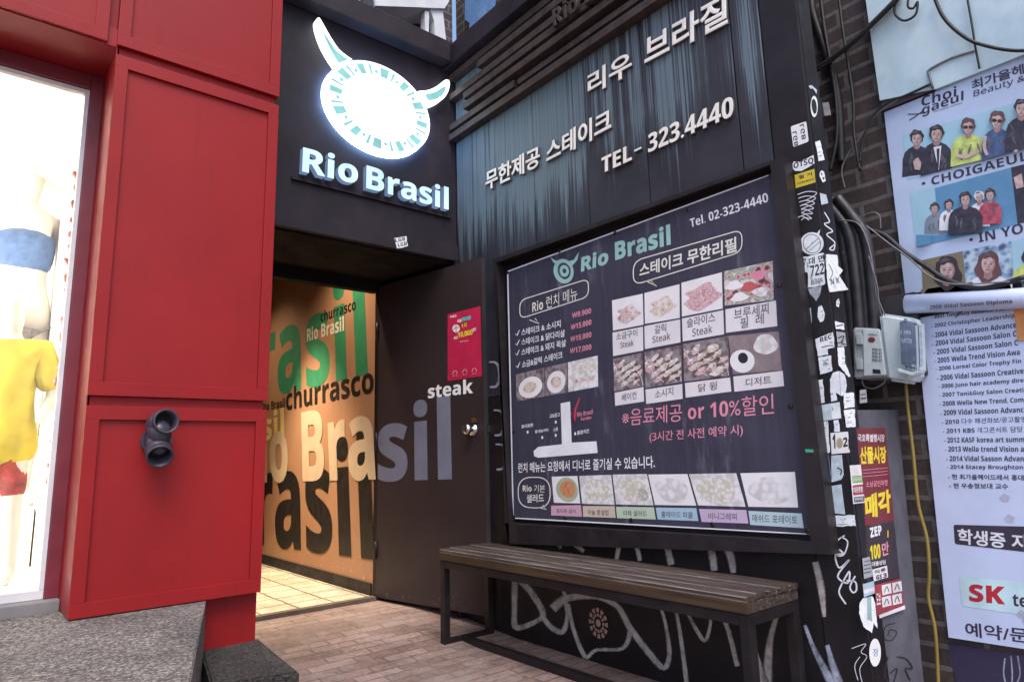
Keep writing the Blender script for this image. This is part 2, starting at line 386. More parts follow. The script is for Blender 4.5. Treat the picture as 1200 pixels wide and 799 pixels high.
# text outlines (Blender's own font) -> polygons in a unit box
TCACHE = {}
TS = bpy.data.scenes.new('lettering_workshop')
def sans(t, bold):
    """plain grotesque letters: the font's sans-serif alphabets (bold or regular)"""
    U, L, D = (0x1D5D4, 0x1D5EE, 0x1D7EC) if bold else (0x1D5A0, 0x1D5BA, 0x1D7E2)
    return ''.join(chr(U+ord(c)-65) if 'A' <= c <= 'Z' else chr(L+ord(c)-97) if 'a' <= c <= 'z' else chr(D+ord(c)-48) if '0' <= c <= '9' else c for c in t)
def glyphs(s, bold=0.0, res=3):
    k = (s, bold, res)
    if k in TCACHE: return TCACHE[k]
    latin = any(c.isascii() and c.isalnum() for c in s)
    c = bpy.data.curves.new('t', 'FONT'); c.body = sans(s, bold >= .015); c.resolution_u = res
    grow = max(0, bold-.022) if latin and bold >= .015 else bold*.8
    c.bevel_depth = grow; c.bevel_resolution = 0
    if latin: c.space_character = 1.0+grow*1.2
    o = bpy.data.objects.new('t', c); TS.collection.objects.link(o)
    with bpy.context.temp_override(scene=TS, view_layer=TS.view_layers[0]): dg = bpy.context.evaluated_depsgraph_get()
    me = bpy.data.meshes.new_from_object(o.evaluated_get(dg))
    bm = bmesh.new(); bm.from_mesh(me)
    if grow > 0:
        bmesh.ops.delete(bm, geom=[f for f in bm.faces if f.normal.z < .05], context='FACES')
        bmesh.ops.remove_doubles(bm, verts=bm.verts, dist=.0004)
    bm.verts.index_update()
    zt = max((v.co.z for v in bm.verts), default=1) or 1
    V = [(v.co.x, v.co.y, max(0, v.co.z/zt) if grow > 0 else 0) for v in bm.verts]; P = [tuple(v.index for v in f.verts) for f in bm.faces]; bm.free()
    x0 = min(v[0] for v in V); x1 = max(v[0] for v in V); y0 = min(v[1] for v in V); y1 = max(v[1] for v in V)
    V = [((a-x0)/(x1-x0), (b-y0)/(y1-y0), z) for a, b, z in V]
    bpy.data.objects.remove(o); bpy.data.curves.remove(c); bpy.data.meshes.remove(me)
    TCACHE[k] = (V, P); return V, P
def islands(V, P):
    """one list of polygons per letter: letters are told apart by gaps along the line"""
    par = list(range(len(V)))
    def find(i):
        while par[i] != i: par[i] = par[par[i]]; i = par[i]
        return i
    for p in P:
        for q in p[1:]: par[find(p[0])] = find(q)
    sp = {}
    for p in P:
        r = find(p[0]); xs = [V[i][0] for i in p]; a = sp.setdefault(r, [9, -9, []]); a[0] = min(a[0], min(xs)); a[1] = max(a[1], max(xs)); a[2].append(p)
    out = []
    for a in sorted(sp.values(), key=lambda t: t[0]):
        if out and a[0] < out[-1][1]-.0005: out[-1][1] = max(out[-1][1], a[1]); out[-1][2] += a[2]
        else: out.append(list(a))
    return [a[2] for a in out]

class Art:
    """flat print or lettering on a plane, collected into one mesh; each layer lies a hair above the one before"""
    def __init__(self, pl, off=.001, step=.00018):
        self.pl = pl; self.off = off; self.step = step; self.bm = bmesh.new(); self.mats = []
    def mi(self, m):
        if m not in self.mats: self.mats.append(m)
        return self.mats.index(m)
    def _face(self, pts, mi, off):
        n = len(pts)
        ar = sum(pts[i][0]*pts[(i+1) % n][1]-pts[(i+1) % n][0]*pts[i][1] for i in range(n))
        if ar < 0: pts = pts[::-1]
        try: self.bm.faces.new([self.bm.verts.new(self.pl.at(p, off)) for p in pts]).material_index = mi
        except ValueError: pass
    def hit(self, px): return [self.pl.hit(u, v, self.off) for u, v in px]
    def poly(self, px, m):
        self._face(self.hit(px), self.mi(m), self.off); self.off += self.step; return self
    def st(self, pts, m):
        self._face(pts, self.mi(m), self.off); self.off += self.step; return self
    def ell(self, zf, c, rx, ry, m, rot=0, n=24, a0=0, a1=360):
        r = R(rot); ps = []
        for k in range(n):
            a = R(a0+(a1-a0)*k/(n if a1-a0 == 360 else n-1)); x, y = rx*math.cos(a), ry*math.sin(a)
            ps.append((c[0]+x*math.cos(r)-y*math.sin(r), c[1]+x*math.sin(r)+y*math.cos(r)))
        return self.poly(zf(*ps), m)
    def line(self, px, wd, m, n=5, closed=False, smooth=True):
        """ribbon through pixel points; wd is its width in pixels of the photo (number or one per point)"""
        if closed: px = list(px)+[px[0]]
        ws = list(wd) if isinstance(wd, (list, tuple)) else [wd]*len(px)
        pts = [Vector((p[0], p[1], ws[i])) for i, p in enumerate(px)]
        if smooth: pts = smooth_pts(pts, n)
        mi = self.mi(m); L = []; Rr = []
        for i, p in enumerate(pts):
            t = pts[min(i+1, len(pts)-1)]-pts[max(i-1, 0)]; t = Vector((t.x, t.y)); t = t.normalized() if t.length > 1e-9 else Vector((1, 0))
            nn = Vector((-t.y, t.x))*p.z/2
            L.append((p.x+nn.x, p.y+nn.y)); Rr.append((p.x-nn.x, p.y-nn.y))
        hl = self.hit(L); hr = self.hit(Rr)
        uv = self.bm.loops.layers.uv.verify()
        vl = [self.bm.verts.new(self.pl.at(p, self.off)) for p in hl]; vr = [self.bm.verts.new(self.pl.at(p, self.off)) for p in hr]
        for i in range(len(vl)-1):
            f = self.bm.faces.new((vl[i], vr[i], vr[i+1], vl[i+1])); f.material_index = mi
            for lp, (a_, b_) in zip(f.loops, ((0, i), (1, i), (1, i+1), (0, i+1))): lp[uv].uv = (a_, b_*.2)
            if f.calc_area() > 0:
                f.normal_update()
                if f.normal.dot(self.pl.n) < 0: f.normal_flip()
        self.off += self.step; return self
    def text(self, s, ll, lr, ul, m, bold=.012, res=3):
        """ink box given by its lower left, lower right and upper left corner in the photo"""
        a, b, c = self.hit([ll, lr, ul]); V, P = glyphs(s, bold, res); mi = self.mi(m)
        ex = (b[0]-a[0], b[1]-a[1]); ey = (c[0]-a[0], c[1]-a[1])
        vs_ = [self.bm.verts.new(self.pl.at((a[0]+ex[0]*x+ey[0]*y, a[1]+ex[1]*x+ey[1]*y), self.off+z*.00012)) for x, y, z in V]
        for p in P:
            try: self.bm.faces.new([vs_[i] for i in p]).material_index = mi
            except ValueError: pass
        self.off += self.step; return self
    def build(self, name, parent=None, **k): return obj(name, self.bm, self.mats, parent, **k)

def solid_letters(name, pl, s, ll, lr, ul, bold, o0, o1, mats, parent, res=4):
    """raised letters: each letter is a mesh of its own, face material first, side material second"""
    a, b, c = [pl.hit(u, v, o1) for u, v in (ll, lr, ul)]; V, P = glyphs(s, bold, res)
    ex = (b[0]-a[0], b[1]-a[1]); ey = (c[0]-a[0], c[1]-a[1])
    for polys in islands(V, P):
        bm = bmesh.new(); mp = {}; mq = {}; cnt = {}
        for p in polys:
            for i in p:
                if i not in mp:
                    q = (a[0]+ex[0]*V[i][0]+ey[0]*V[i][1], a[1]+ex[1]*V[i][0]+ey[1]*V[i][1])
                    mp[i] = bm.verts.new(pl.at(q, o1+V[i][2]*.0015)); mq[i] = bm.verts.new(pl.at(q, o0))
            for j in range(len(p)): cnt[(p[j], p[(j+1) % len(p)])] = 1
        for p in polys:
            try: bm.faces.new([mp[i] for i in p]).material_index = 0
            except ValueError: pass
        for (i, j) in cnt:
            if (j, i) not in cnt:
                try: bm.faces.new((mp[j], mp[i], mq[i], mq[j])).material_index = 1
                except ValueError: pass
        obj(name, bm, mats, parent)
def rrect(cs, rad=.3, n=6):
    """quad of four pixel corners (ul, ur, lr, ll) -> outline with rounded corners"""
    out = []
    for i in range(4):
        p = Vector(cs[i]); a = Vector(cs[i-1]); b = Vector(cs[(i+1) % 4])
        h = min((a-p).length, (b-p).length)*rad
        p0 = p+(a-p).normalized()*h; p1 = p+(b-p).normalized()*h
        for k in range(n+1):
            t = k/n; q = p0*(1-t)**2+p*2*t*(1-t)+p1*t*t; out.append((q.x, q.y))
    return out

# ------------------------------------------------------------------ planes of the place
YE = -2.14                                   # free end of the menu wall
PA = Plane((0, 0, 0), (1, 0, 0))             # sign wall, faces -y
PB = Plane((0, 0, 0), (0, -1, 0))            # menu wall, faces -x
PR = Plane((0, -.6, 0), (1, 0, 0))           # red shopfront
PE = Plane((0, YE, 0), (1, 0, 0))            # end face of the menu wall
XM = -.19
PM = Plane((XM, 0, 0), (0, -1, 0))           # mural wall inside
XP = .45                                     # brick wall beyond
PW = Plane((XP, 0, 0), (0, -1, 0))
HX, HY, DX, DY = -.193, .612, -.026, -.268   # door: hinge and free edge
PD = Plane((HX, HY, 0), (DX-HX, DY-HY, 0))

# ------------------------------------------------------------------ ground
def ground():
    bm = bmesh.new()
    ys = [-400, -6, -1.2, -.45, .3, .66]; zs = [0, 0, 0, .004, .055, .062]
    xs = [-400, -8, -2, 0, 8, 400]
    g = [[bm.verts.new((x, y, z)) for x in xs] for y, z in zip(ys, zs)]
    for i in range(len(ys)-1):
        for j in range(len(xs)-1): bm.faces.new((g[i][j], g[i][j+1], g[i+1][j+1], g[i+1][j]))
    far = [bm.verts.new((x, 400, .03)) for x in xs]
    for j in range(len(xs)-1): bm.faces.new((g[-1][j], g[-1][j+1], far[j+1], far[j]))
    o = obj('brick_pavement', bm, PAVE, origin=Vector((0, 0, 0))); o['kind'] = 'structure'
ground()
o = obj('interior_floor', bx((-1.24, .665, .02), (XM-.004, 4.6, .079)), TILE); o['kind'] = 'structure'

# ------------------------------------------------------------------ restaurant building
ZS = 2.03                                    # underside of the sign box
ZC0, ZC1 = 3.262, 3.395                      # coping
rest = thing('restaurant_building', 'dark steel fronted corner restaurant with lit sign box and blue streaked metal wall', 'building', (0, 0, 0))
WL_ = -1.296
bm = bmesh.new(); box(bm, (WL_, .0, ZS+.1), (-.003, .66, ZC0), .004); obj('sign_box', bm, DARK, rest)
bm = bmesh.new(); box(bm, (WL_, -.012, ZS), (-.003, .66, ZS+.098), .003); obj('sign_box_bottom_rail', bm, DARK, rest)
obj('soffit', bx((WL_+.006, .03, ZS-.012), (-.006, .655, ZS-.002)), SOFF, rest)
obj('door_lintel', bx((WL_, .60, 1.945), (HX-.01, .66, ZS-.014)), SOFF, rest)
obj('door_jamb', bx((HX+.002, .60, .06), (-.004, .66, ZS-.014)), BLACK, rest)
obj('door_sill', bx((WL_, .605, .06), (HX-.004, .655, .084), .002), mat('sill_steel', (.12, .09, .07), .5, .3), rest)
# interior shell
obj('mural_wall', bx((XM, .662, .0), (XM+.08, 4.6, 2.6)), MURAL, rest)
obj('skirting_board', bx((XM-.012, .668, .08), (XM-.001, 4.6, .15), .002), BLACK, rest)
obj('inner_back_wall', bx((WL_, 4.6, 0), (XM, 4.66, 2.6)), mat('brown_plaster', (.12, .06, .035), .8), rest)
obj('inner_side_wall', bx((WL_-.0, .67, 0), (WL_+.05, 4.6, 2.6)), mat('brown_plaster', (.12, .06, .035), .8), rest)
obj('inner_ceiling', bx((WL_, .67, 2.6), (XM+.08, 4.66, 2.66)), SOFF, rest)
M1 = Z(300, 320, 3.993); M2 = Z(300, 480, 3.327)
def mural_text():
    gr = mat('mural_green', (.035, .24, .115), .55, .1); bk = mat('mural_black', (.016, .012, .010), .5, .2)
    cr = mat('mural_cream', (.62, .48, .33), .55, .08); ye = mat('mural_yellow', (.75, .58, .22), .55, .06); wh = mat('mural_white', (.8, .72, .6), .55, .05)
    A = Art(PM, .0012, .0003)
    A.text('rasil', *M1((20, 592), (524, 480), (20, 205)), gr, .035)
    A.text('churrasco', *M1((302, 230), (468, 172), (302, 180)), bk, .03)
    A.text('Rio Brasil', *M1((238, 322), (412, 270), (238, 258)), wh, .035)
    A.text('churrasco', *M1((140, 643), (552, 560), (140, 538)), bk, .03)
    A.text('Rio Brasil', *M1((30, 648), (135, 626), (30, 608)), bk, .03)
    A.text('asil', *M1((-20, 795), (133, 768), (-20, 668)), ye, .035)
    A.text('rasil', *M2((2, 528), (463, 592), (2, 158)), bk, .036)
    A.text('Rio Bra', *M2((-48, 288), (467, 276), (-48, 48)), cr, .036)
    A.build('mural_lettering', rest)
mural_text()
for nm, e, p, tgt, sz, bl in (('warm_wall_spot', 27, (-.66, .86, 2.5), (XM, 1.15, 1.15), R(105), 1), ('warm_room_spot', 250, (-.72, 1.75, 2.5), (-.66, 1.45, .1), R(70), .9), ('warm_deep_spot', 20, (-.95, 2.6, 2.5), (XM, 2.2, .7), R(95), 1)):
    ld = bpy.data.lights.new(nm, 'SPOT'); ld.energy = e; ld.color = (1, .78, .53); ld.spot_size = sz; ld.spot_blend = bl; ld.shadow_soft_size = .04
    lo = link(bpy.data.objects.new(nm, ld)); lo.location = p; lo.rotation_euler = (Vector(p)-Vector(tgt)).to_track_quat('Z', 'Y').to_euler()

# menu wall: core, blue sheets, black foot, end strip
obj('wall_core', bx((.012, YE+.002, 0), (.105, .66, ZC0-.014)), BLACK, rest)
N5 = Z(530, 0, 2.498)
seams = [-.0]+[PB.hit(*N5((x, y))[0])[0] for x, y in ((97, 440), (235, 380), (392, 420), (563, 330), (838, 330))]+[2.0]
for a, b in zip(seams[:-1], seams[1:]):
    obj('metal_sheet', bx((0, -a-.0025, 1.2), (.0115, -b+.0025, ZC0-.014), .0015), CLAD, rest)
obj('lower_wall_panel', bx((.001, -.002, .0), (.0115, -2.0, 1.197)), BLACK, rest)
obj('end_strip', bx((-.003, -2.003, 0), (.0115, YE, ZC0-.014), .003), mat('dark_end_paint', (.014, .011, .014), .5, .35, 6, spec=.3, speck=((.06, .055, .06), 50, .73)), rest)
obj('end_face', bx((.0125, YE+.0015, 0), (.105, YE-.001, ZC0-.014)), BLACK, rest)
obj('corner_post', bx((-.03, -.03, .02), (-.001, -.0005, ZS-.002), .002), BLACK, rest)
# coping over both walls
bm = bmesh.new(); box(bm, (WL_, -.085, ZC0+.002), (-.09, .2, ZC1), .006); obj('coping', bm, DARK, rest)
bm = bmesh.new(); box(bm, (-.087, .2, ZC0-.012), (.2, YE-.02, ZC1-.012), .006); obj('coping', bm, DARK, rest)
# slats under the coping on the menu wall
N6 = Z(520, 0, 4.99)
SLAT = mat('brown_slat_timber', (.05, .034, .031), .55, .45, 14, spec=.3, speck=((.11, .08, .07), 60, .66))
zz = 2.79; specs = [(.0, .055, 1.98), (.0, .05, .62), (.16, .062, 2.05), (.16, .06, 1.2), (.0, .05, 2.0), (.30, .06, 1.4), (.0, .048, 1.95)]
for i, (y0, d, y1) in enumerate(specs):
    z0 = 2.785+i*.067
    obj('slat', bx((-d, -y0-.004, z0), (-.001, -y1, z0+.040), .003), SLAT, rest)
    if i == 1: obj('slat', bx((-.04, -y1-.02, z0+.004), (-.001, -1.7, z0+.036), .003), SLAT, rest)
    if i == 3: obj('slat', bx((-.075, -y1-.01, z0+.002), (-.001, -1.9, z0+.042), .003), SLAT, rest)
solid_letters('slat_lettering', PB, 'Rio Brasil', *N6((640, 160), (1130, -190), (632, 55)), .03, .062, .085, [SLAT, SLAT], rest)
# frame round the menu banner
fo = [PB.hit(u, v, .06) for u, v in ((577, 304), (918, 183), (974.6, 649.5), (597, 637))]
fi = [PB.hit(u, v, .02) for u, v in ((588, 309.5), (909.5, 196.5), (957, 633), (599, 612))]
FRM = mat('frame_steel', (.019, .015, .018), .45, .4, 8, spec=.35, speck=((.06, .05, .045), 70, .7))
for i in range(4):
    j = (i+1) % 4; bm = bmesh.new(); prism(bm, PB, [fo[i], fo[j], fi[j], fi[i]], .004, .06); obj('banner_frame', bm, FRM, rest)
bm = bmesh.new(); prism(bm, PB, fi, .003, .008); obj('banner_backing', bm, BLACK, rest)

# graffiti on the restaurant wall (paint on its panels)
N8 = Z(500, 600, 2.609); P4 = Z(920, 580, 3.65); P1 = Z(860, 100, 4.993); P2 = Z(900, 180, 3.633); P3 = Z(920, 380, 3.633); D1 = Z(480, 340, 3.632)
GO = [.0012]
def gl(*a):
    g = Art(PB, GO[0]); GO[0] += .0002; g.line(a[0], [x*1.05 for x in a[1]], a[2]); g.build('graffiti_stroke', rest)
gl(N8((270, 210), (268, 300), (275, 352), (340, 330), (355, 305), (320, 245), (285, 208)), [9, 8, 9, 7, 9, 9, 9], SPRAY)
gl(N8((352, 315), (380, 350), (415, 365), (430, 320), (425, 270), (418, 232)), [7, 8, 8, 6, 6, 5], SPRAY)
gl(N8((385, 295), (430, 262), (520, 258), (585, 290), (620, 350), (680, 430), (725, 475), (742, 430), (730, 340), (712, 282)), [13, 11, 8, 8, 9, 9, 8, 7, 5, 5], SPRAY)
gl(N8((432, 280), (450, 360), (485, 440), (520, 420), (600, 415), (625, 360)), [7, 6, 7, 5, 6, 9], SPRAY)
gl(N8((760, 290), (775, 370), (795, 520)), [5, 6, 7], SPRAY)
gl(N8((795, 300), (820, 350), (850, 392), (866, 350), (868, 312)), [5, 6, 6, 5, 4], SPRAY)
gl(N8((905, 315), (925, 370), (950, 470)), [6, 7, 7], SPRAY)
gl(N8((1080, 290), (1050, 390), (1035, 530), (1005, 420)), [6, 9, 15, 5], SPRAY)
gl(N8((365, 92), (395, 88), (410, 110)), [6, 8, 6], SPRAY)
gl(N8((425, 98), (450, 96), (480, 120)), [6, 7, 6], SPRAY)
gl(N8((580, 150), (590, 100), (615, 88), (640, 102), (652, 148)), [6, 7, 7, 7, 6], SPRAY)
gl(N8((722, 84), (735, 105), (748, 160)), [6, 9, 10], SPRAY)
gl(N8((845, 88), (870, 120), (880, 178)), [6, 10, 10], SPRAY)
gl(N8((912, 105), (930, 135), (938, 185)), [9, 11, 8], SPRAY)
gl(P4((130, 285), (155, 400), (168, 520)), [9, 10, 5], SPRAY)
gl(P4((85, 555), (130, 670), (215, 830)), [5, 7, 14], SPRAYL)
gl(P4((180, 640), (205, 730), (240, 830)), [6, 9, 14], SPRAYL)
for c in ((352, 350), (372, 555), (380, 700)):
    gl(D1((c[0]-14, c[1]-45), (c[0]+18, c[1]-38), (c[0]+32, c[1]+5), (c[0]+20, c[1]+55), (c[0]-10, c[1]+62)), [2, 4, 5, 4, 3], SPRAYL)
MO = [.0042]
def ml(*a):
    g = Art(PB, MO[0]); MO[0] += .0002; g.line(*a); g.build('marker_stroke', rest)
ml(P4((255, 172), (225, 195), (215, 250), (250, 255), (268, 200), (240, 178)), 1.6, CHALK)
ml(P4((210, 215), (250, 250), (215, 255), (232, 310), (275, 275), (225, 345), (268, 375), (275, 325), (240, 385), (232, 420), (260, 465)), 2.0, CHALK)
ml(P4((300, 345), (278, 390), (290, 415), (305, 405), (300, 370), (262, 365)), 2.0, CHALK)
ml(P4((285, 655), (345, 635), (325, 670), (350, 690), (320, 740), (330, 800)), .9, CHALK)
ml(P4((320, 690), (298, 730), (312, 790)), .9, CHALK)
for k in range(6):
    y = 640+k*22
    ml(P1((372+k*5, y), (430-k*3, y-18+k*4), (485-k*6, y-10+k*8), (440-k*5, y+25), (395, y+40)), .9, CHALK)
ml(P1((375, 775), (400, 765), (440, 790)), .9, CHALK)
g = Art(PE, .0025)
g.line(P2((240, 250), (262, 290), (240, 300), (275, 330), (250, 345), (285, 380), (262, 405), (280, 410), (285, 385)), 1.3, CHALK)
g.build('marker_scribble', rest)

# ------------------------------------------------------------------ illuminated signs
sign = thing('plate_and_horns_sign', 'round white illuminated plate sign with teal rim and two horns above the lettering', 'illuminated sign', (-.55, -.05, 2.54))
Cc, rx, rz = (-.55, 2.81), .322, .262
def circ(k, n=56): return [(Cc[0]+rx*k*math.cos(2*math.pi*i/n), Cc[1]+rz*k*math.sin(2*math.pi*i/n)) for i in range(n)]
SIDE = mat('sign_return_white', (.5, .55, .58), .5)
bm = bmesh.new(); prism(bm, PA, circ(1), .004, .06); obj('plate_body', bm, LOGO_W, sign)
bm = bmesh.new(); prism(bm, PA, circ(1.008), .003, .03); obj('added_halo_ring', bm, HALO_E, sign)  # added glowing ring that throws a halo on the wall, no part of the sign
A = Art(PA, .0612, .0006)
def ring(A, k0, k1, a0, a1, m, n=10):
    ps = [(Cc[0]+rx*k1*math.cos(R(a0+(a1-a0)*i/n)), Cc[1]+rz*k1*math.sin(R(a0+(a1-a0)*i/n))) for i in range(n+1)]
    ps += [(Cc[0]+rx*k0*math.cos(R(a1-(a1-a0)*i/n)), Cc[1]+rz*k0*math.sin(R(a1-(a1-a0)*i/n))) for i in range(n+1)]
    off = A.off; mi = A.mi(m)
    for i in range(n): A._face([ps[i], ps[i+1], ps[2*n-i], ps[2*n+1-i]], mi, off)
for k in range(12): ring(A, .72, .94, k*30, k*30+30, LOGO_T, 5)
A.off += .0006
for k in range(24):
    a = k*15; wd = [11.5, 4.2, 11.5, 6][k % 4]
    ring(A, .735, .925, a+1, a+1+wd, LOGO_W, 5)
    if k % 4 in (0, 2):
        A.off += .0006; am = R(a+1+wd/2); c = (Cc[0]+rx*.8*math.cos(am), Cc[1]+rz*.8*math.sin(am))
        A.st([(c[0]+.012*math.cos(R(i*60)), c[1]+.012*math.sin(R(i*60))) for i in range(6)], LOGO_T); A.off -= .0012
A.off += .0012
LOGO_F = m_emit('lit_faint_line_acrylic', (.60, .80, .84), .62)
for k in range(16):
    ring(A, .2, .62, k*22.5, k*22.5+2, LOGO_F, 2)
for k in range(12): ring(A, .40, .425, k*30, k*30+30, LOGO_F, 4); ring(A, .16, .18, k*30, k*30+30, LOGO_F, 3)
A.build('plate_pattern', sign)
H3 = Z(360, 10, 4.206)
def horn(outer, inner):
    po = [PA.hit(u, v, .05) for u, v in H3(*outer)]; po = [tuple(p)[:2] for p in smooth_pts([(a, b, 0) for a, b in po], 4)]
    bm = bmesh.new(); prism(bm, PA, po, .006, .05); h = obj('horn', bm, LOGO_W, sign)
    A = Art(PA, .0515); A.poly([(p.x, p.y) for p in smooth_pts([(a, b, 0) for a, b in H3(*inner)], 4)], LOGO_T); A.build('horn_fill', h)
horn([(150, 296), (110, 235), (75, 170), (50, 95), (46, 58), (58, 46), (74, 68), (112, 135), (160, 205), (222, 252)], [(155, 272), (115, 205), (72, 108), (110, 160), (150, 215), (205, 252)])
horn([(548, 408), (600, 402), (645, 380), (675, 356), (694, 352), (703, 372), (690, 420), (655, 458), (596, 484)], [(578, 425), (630, 412), (682, 383), (672, 420), (640, 446), (598, 456)])
let = thing('lit_shop_lettering', 'white blue illuminated channel letters reading Rio Brasil under the round plate sign', 'sign lettering', (-.55, -.03, 2.3))
L4 = Z(340, 160, 5.705)
bm = bmesh.new(); prism(bm, PA, [(-1.02, 2.285), (-.05, 2.285), (-.05, 2.30), (-1.02, 2.30)], .002, .016); obj('backing_bar', bm, DARK, let)
solid_letters('letter', PA, 'Rio', *L4((80, 236), (452, 322), (88, 62)), .032, .012, .05, [LET_E, LET_S], let)
solid_letters('letter', PA, 'Brasil', *L4((508, 347), (1060, 492), (512, 183)), .032, .012, .05, [LET_E, LET_S], let)
SMUDGE = m_spray('grey_smudge', (.22, .24, .28), .4)
def sticker(name, pl, quad, label, m=PAPER, draw=None, off=.0035, cat='sticker', grp='stickers on the black pillar', round_=0.0):
    A = Art(pl, off, .0002); rg = random.Random(label)
    out = rrect(quad, round_) if round_ else quad
    if m is PAPER and not round_ and len(out) < 14:
        # hand torn edge
        e = []
        for i in range(len(out)):
            p, q = Vector(out[i]), Vector(out[(i+1) % len(out)]); k = max(2, int((q-p).length/2.6))
            for t in range(k): e.append(tuple(p.lerp(q, t/k)+Vector((rg.uniform(-.45, .45), rg.uniform(-.45, .45)))))
        out = e
    A.poly(out, m)
    if not draw and m is PAPER:
        x0 = min(p[0] for p in quad); x1 = max(p[0] for p in quad); y0 = min(p[1] for p in quad); y1 = max(p[1] for p in quad)
        for k in range(3):
            yy = y0+(y1-y0)*rg.uniform(.25, .8); xa = x0+(x1-x0)*rg.uniform(.25, .4); xb = x0+(x1-x0)*rg.uniform(.6, .75)
            A.line([(xa, yy), ((xa+xb)/2, yy-rg.uniform(-.6, .8)), (xb, yy-.8)], rg.uniform(.5, 1.6), SMUDGE)
    if draw: draw(A)
    o = A.build(name); tag(o, label, cat, grp); return o
sticker('sticker', PA, PX((462, 279), (476, 277), (478, 288.5), (465.5, 291)), 'small tilted white sticker on the bottom rail of the sign box', PAPER,
        lambda A: (A.text('LGB', *PX((463.5, 284), (475, 282), (463, 279.6)), INK, .03), A.text('LGB', *PX((466.5, 289.5), (477, 287.5), (466, 285)), INK, .03)), .0145, 'sticker', None)

# raised letters on the blue metal
WL = mat('white_cut_letters', (.84, .81, .75), .5, .06); WLS = mat('letter_edges', (.10, .085, .08), .6)
def wall_letters(label, items, loc):
    t = thing('wall_lettering', label, 'sign lettering', loc)
    for s, a, b, c, bold in items: solid_letters('letter', PB, s, *N5(a, b, c), bold, .001, .014, [WL, WLS], t)
wall_letters('two word white raised Korean name, topmost writing on the blue metal wall', [('리우', (396, 285), (525, 217), (396, 217), .03), ('브라질', (562, 198), (806, 70), (562, 112), .03)], (0, -1.1, 2.6))
wall_letters('white raised Korean words for unlimited steak on the blue streaked metal', [('무한제공', (97, 561), (256, 487), (97, 504), .035), ('스테이크', (275, 482), (465, 383), (275, 418), .035)], (0, -.8, 2.35))
wall_letters('white raised telephone number on the blue metal just above the menu banner', [('TEL', (437, 509), (525, 469), (437, 463), .03), ('-', (532, 446), (553, 436), (532, 440), .02), ('323.4440', (573, 449), (823, 340), (573, 394), .03)], (0, -1.3, 2.15))

# ------------------------------------------------------------------ door
door = thing('entrance_door', 'open dark brown steel door with painted letters beside the mural', 'door', (HX, HY, .077))
dl = math.hypot(DX-HX, DY-HY); ZD0, ZD1 = .079, 1.985
bm = bmesh.new(); prism(bm, PD, [(0, ZD0), (dl, ZD0), (dl, ZD1), (0, ZD1)], -.038, 0); obj('door_slab', bm, DOORM, door)
bm = bmesh.new(); prism(bm, PD, [(dl+.001, ZD0), (dl+.004, ZD0), (dl+.004, ZD1), (dl+.001, ZD1)], -.04, .002); obj('edge_strip', bm, mat('edge_steel', (.05, .045, .05), .4, .2), door)
D0 = Z(300, 300, 1.816)
A = Art(PD, .001, .0006); A.text('sil', *D0((259, 481), (417, 477), (259, 318)), mat('door_blue_grey_letters', (.17, .18, .25), .5, .1), .036)
A.text('steak', *D1((78, 461), (270, 438), (78, 402)), WHITE, .035); A.build('door_lettering', door)
BRASS = mat('worn_brass', (.55, .45, .28), .3, .15, metal=1); CHROME = mat('worn_chrome', (.55, .54, .52), .25, .15, metal=1)
hp = PD.hit(*D1((270, 592))[0]); hh_ = bmesh.new()
c0 = PD.at(hp, 0)
tube(hh_, [c0+PD.n*d for d in (0, .006, .007, .03, .032, .045, .06, .066)], [.034, .034, .014, .013, .022, .03, .026, .012], 18)
hnd = obj('door_knob', hh_, CHROME, door)
bm = bmesh.new(); k0 = PD.at(PD.hit(*D1((280, 553))[0]), 0); box(bm, k0-Vector((.004, .022, .012)), k0+Vector((-.012, .022, .012)), .002); obj('latch_plate', bm, BRASS, door)
bm = bmesh.new(); k0 = PD.at((dl+.004, hp[1]), -.02); box(bm, k0-Vector((.012, .002, .02)), k0+Vector((.012, -.004, .02))); obj('strike', bm, CHROME, door)
for z in (.35, 1.0, 1.7):
    bm = bmesh.new(); q = PD.at((-.004, z), .004); tube(bm, [q-Vector((0, 0, .05)), q+Vector((0, 0, .05))], .009, 8); obj('hinge', bm, STEEL, door)
def door_poster(A):
    wh = WHITE; ye = mat('poster_yellow', (.8, .6, .05), .5); pk = mat('poster_pale_pink', (.75, .45, .5), .5); tl = mat('poster_teal', (.1, .5, .5), .5)
    A.text('주문은', *D1((171, 120), (200, 114), (171, 110)), wh, .03)
    A.text('배달', *D1((203, 140), (222, 136), (203, 125)), wh, .04)
    A.poly(D1((223, 117), (240, 113), (241, 129), (224, 133)), tl); A.poly(D1((242, 112), (260, 108), (261, 124), (243, 128)), tl)
    A.ell(D1, (198, 163), 16, 17, wh); A.line(D1((184, 168), (198, 160), (212, 158)), .8, mat('poster_magenta', (.5, .018, .07), .45)); A.line(D1((197, 148), (198, 178)), .8, mat('poster_magenta', (.5, .018, .07), .45))
    A.text('1회', *D1((220, 163), (243, 157), (220, 143)), ye, .04)
    A.text('10,000', *D1((205, 207), (268, 193), (205, 180)), ye, .05); A.text('최대', *D1((188, 211), (203, 208), (188, 198)), wh, .04); A.text('할인', *D1((268, 178), (283, 172), (268, 163)), wh, .04)
    A.text('혜택을 받으세요', *D1((213, 223), (250, 217), (213, 218)), pk, .02)
    A.text('QR', *D1((214, 314), (250, 308), (214, 307)), pk, .02) if False else None
    for x in (193, 235, 275):
        A.line(D1((x-9, 358-(x-193)*.12), (x-6, 345-(x-193)*.12), (x+6, 344-(x-193)*.12), (x+9, 356-(x-193)*.12)), .6, pk)
        A.text('• •', *D1((x-8, 366-(x-193)*.1), (x+8, 364-(x-193)*.1), (x-8, 362-(x-193)*.1)), pk, .02)
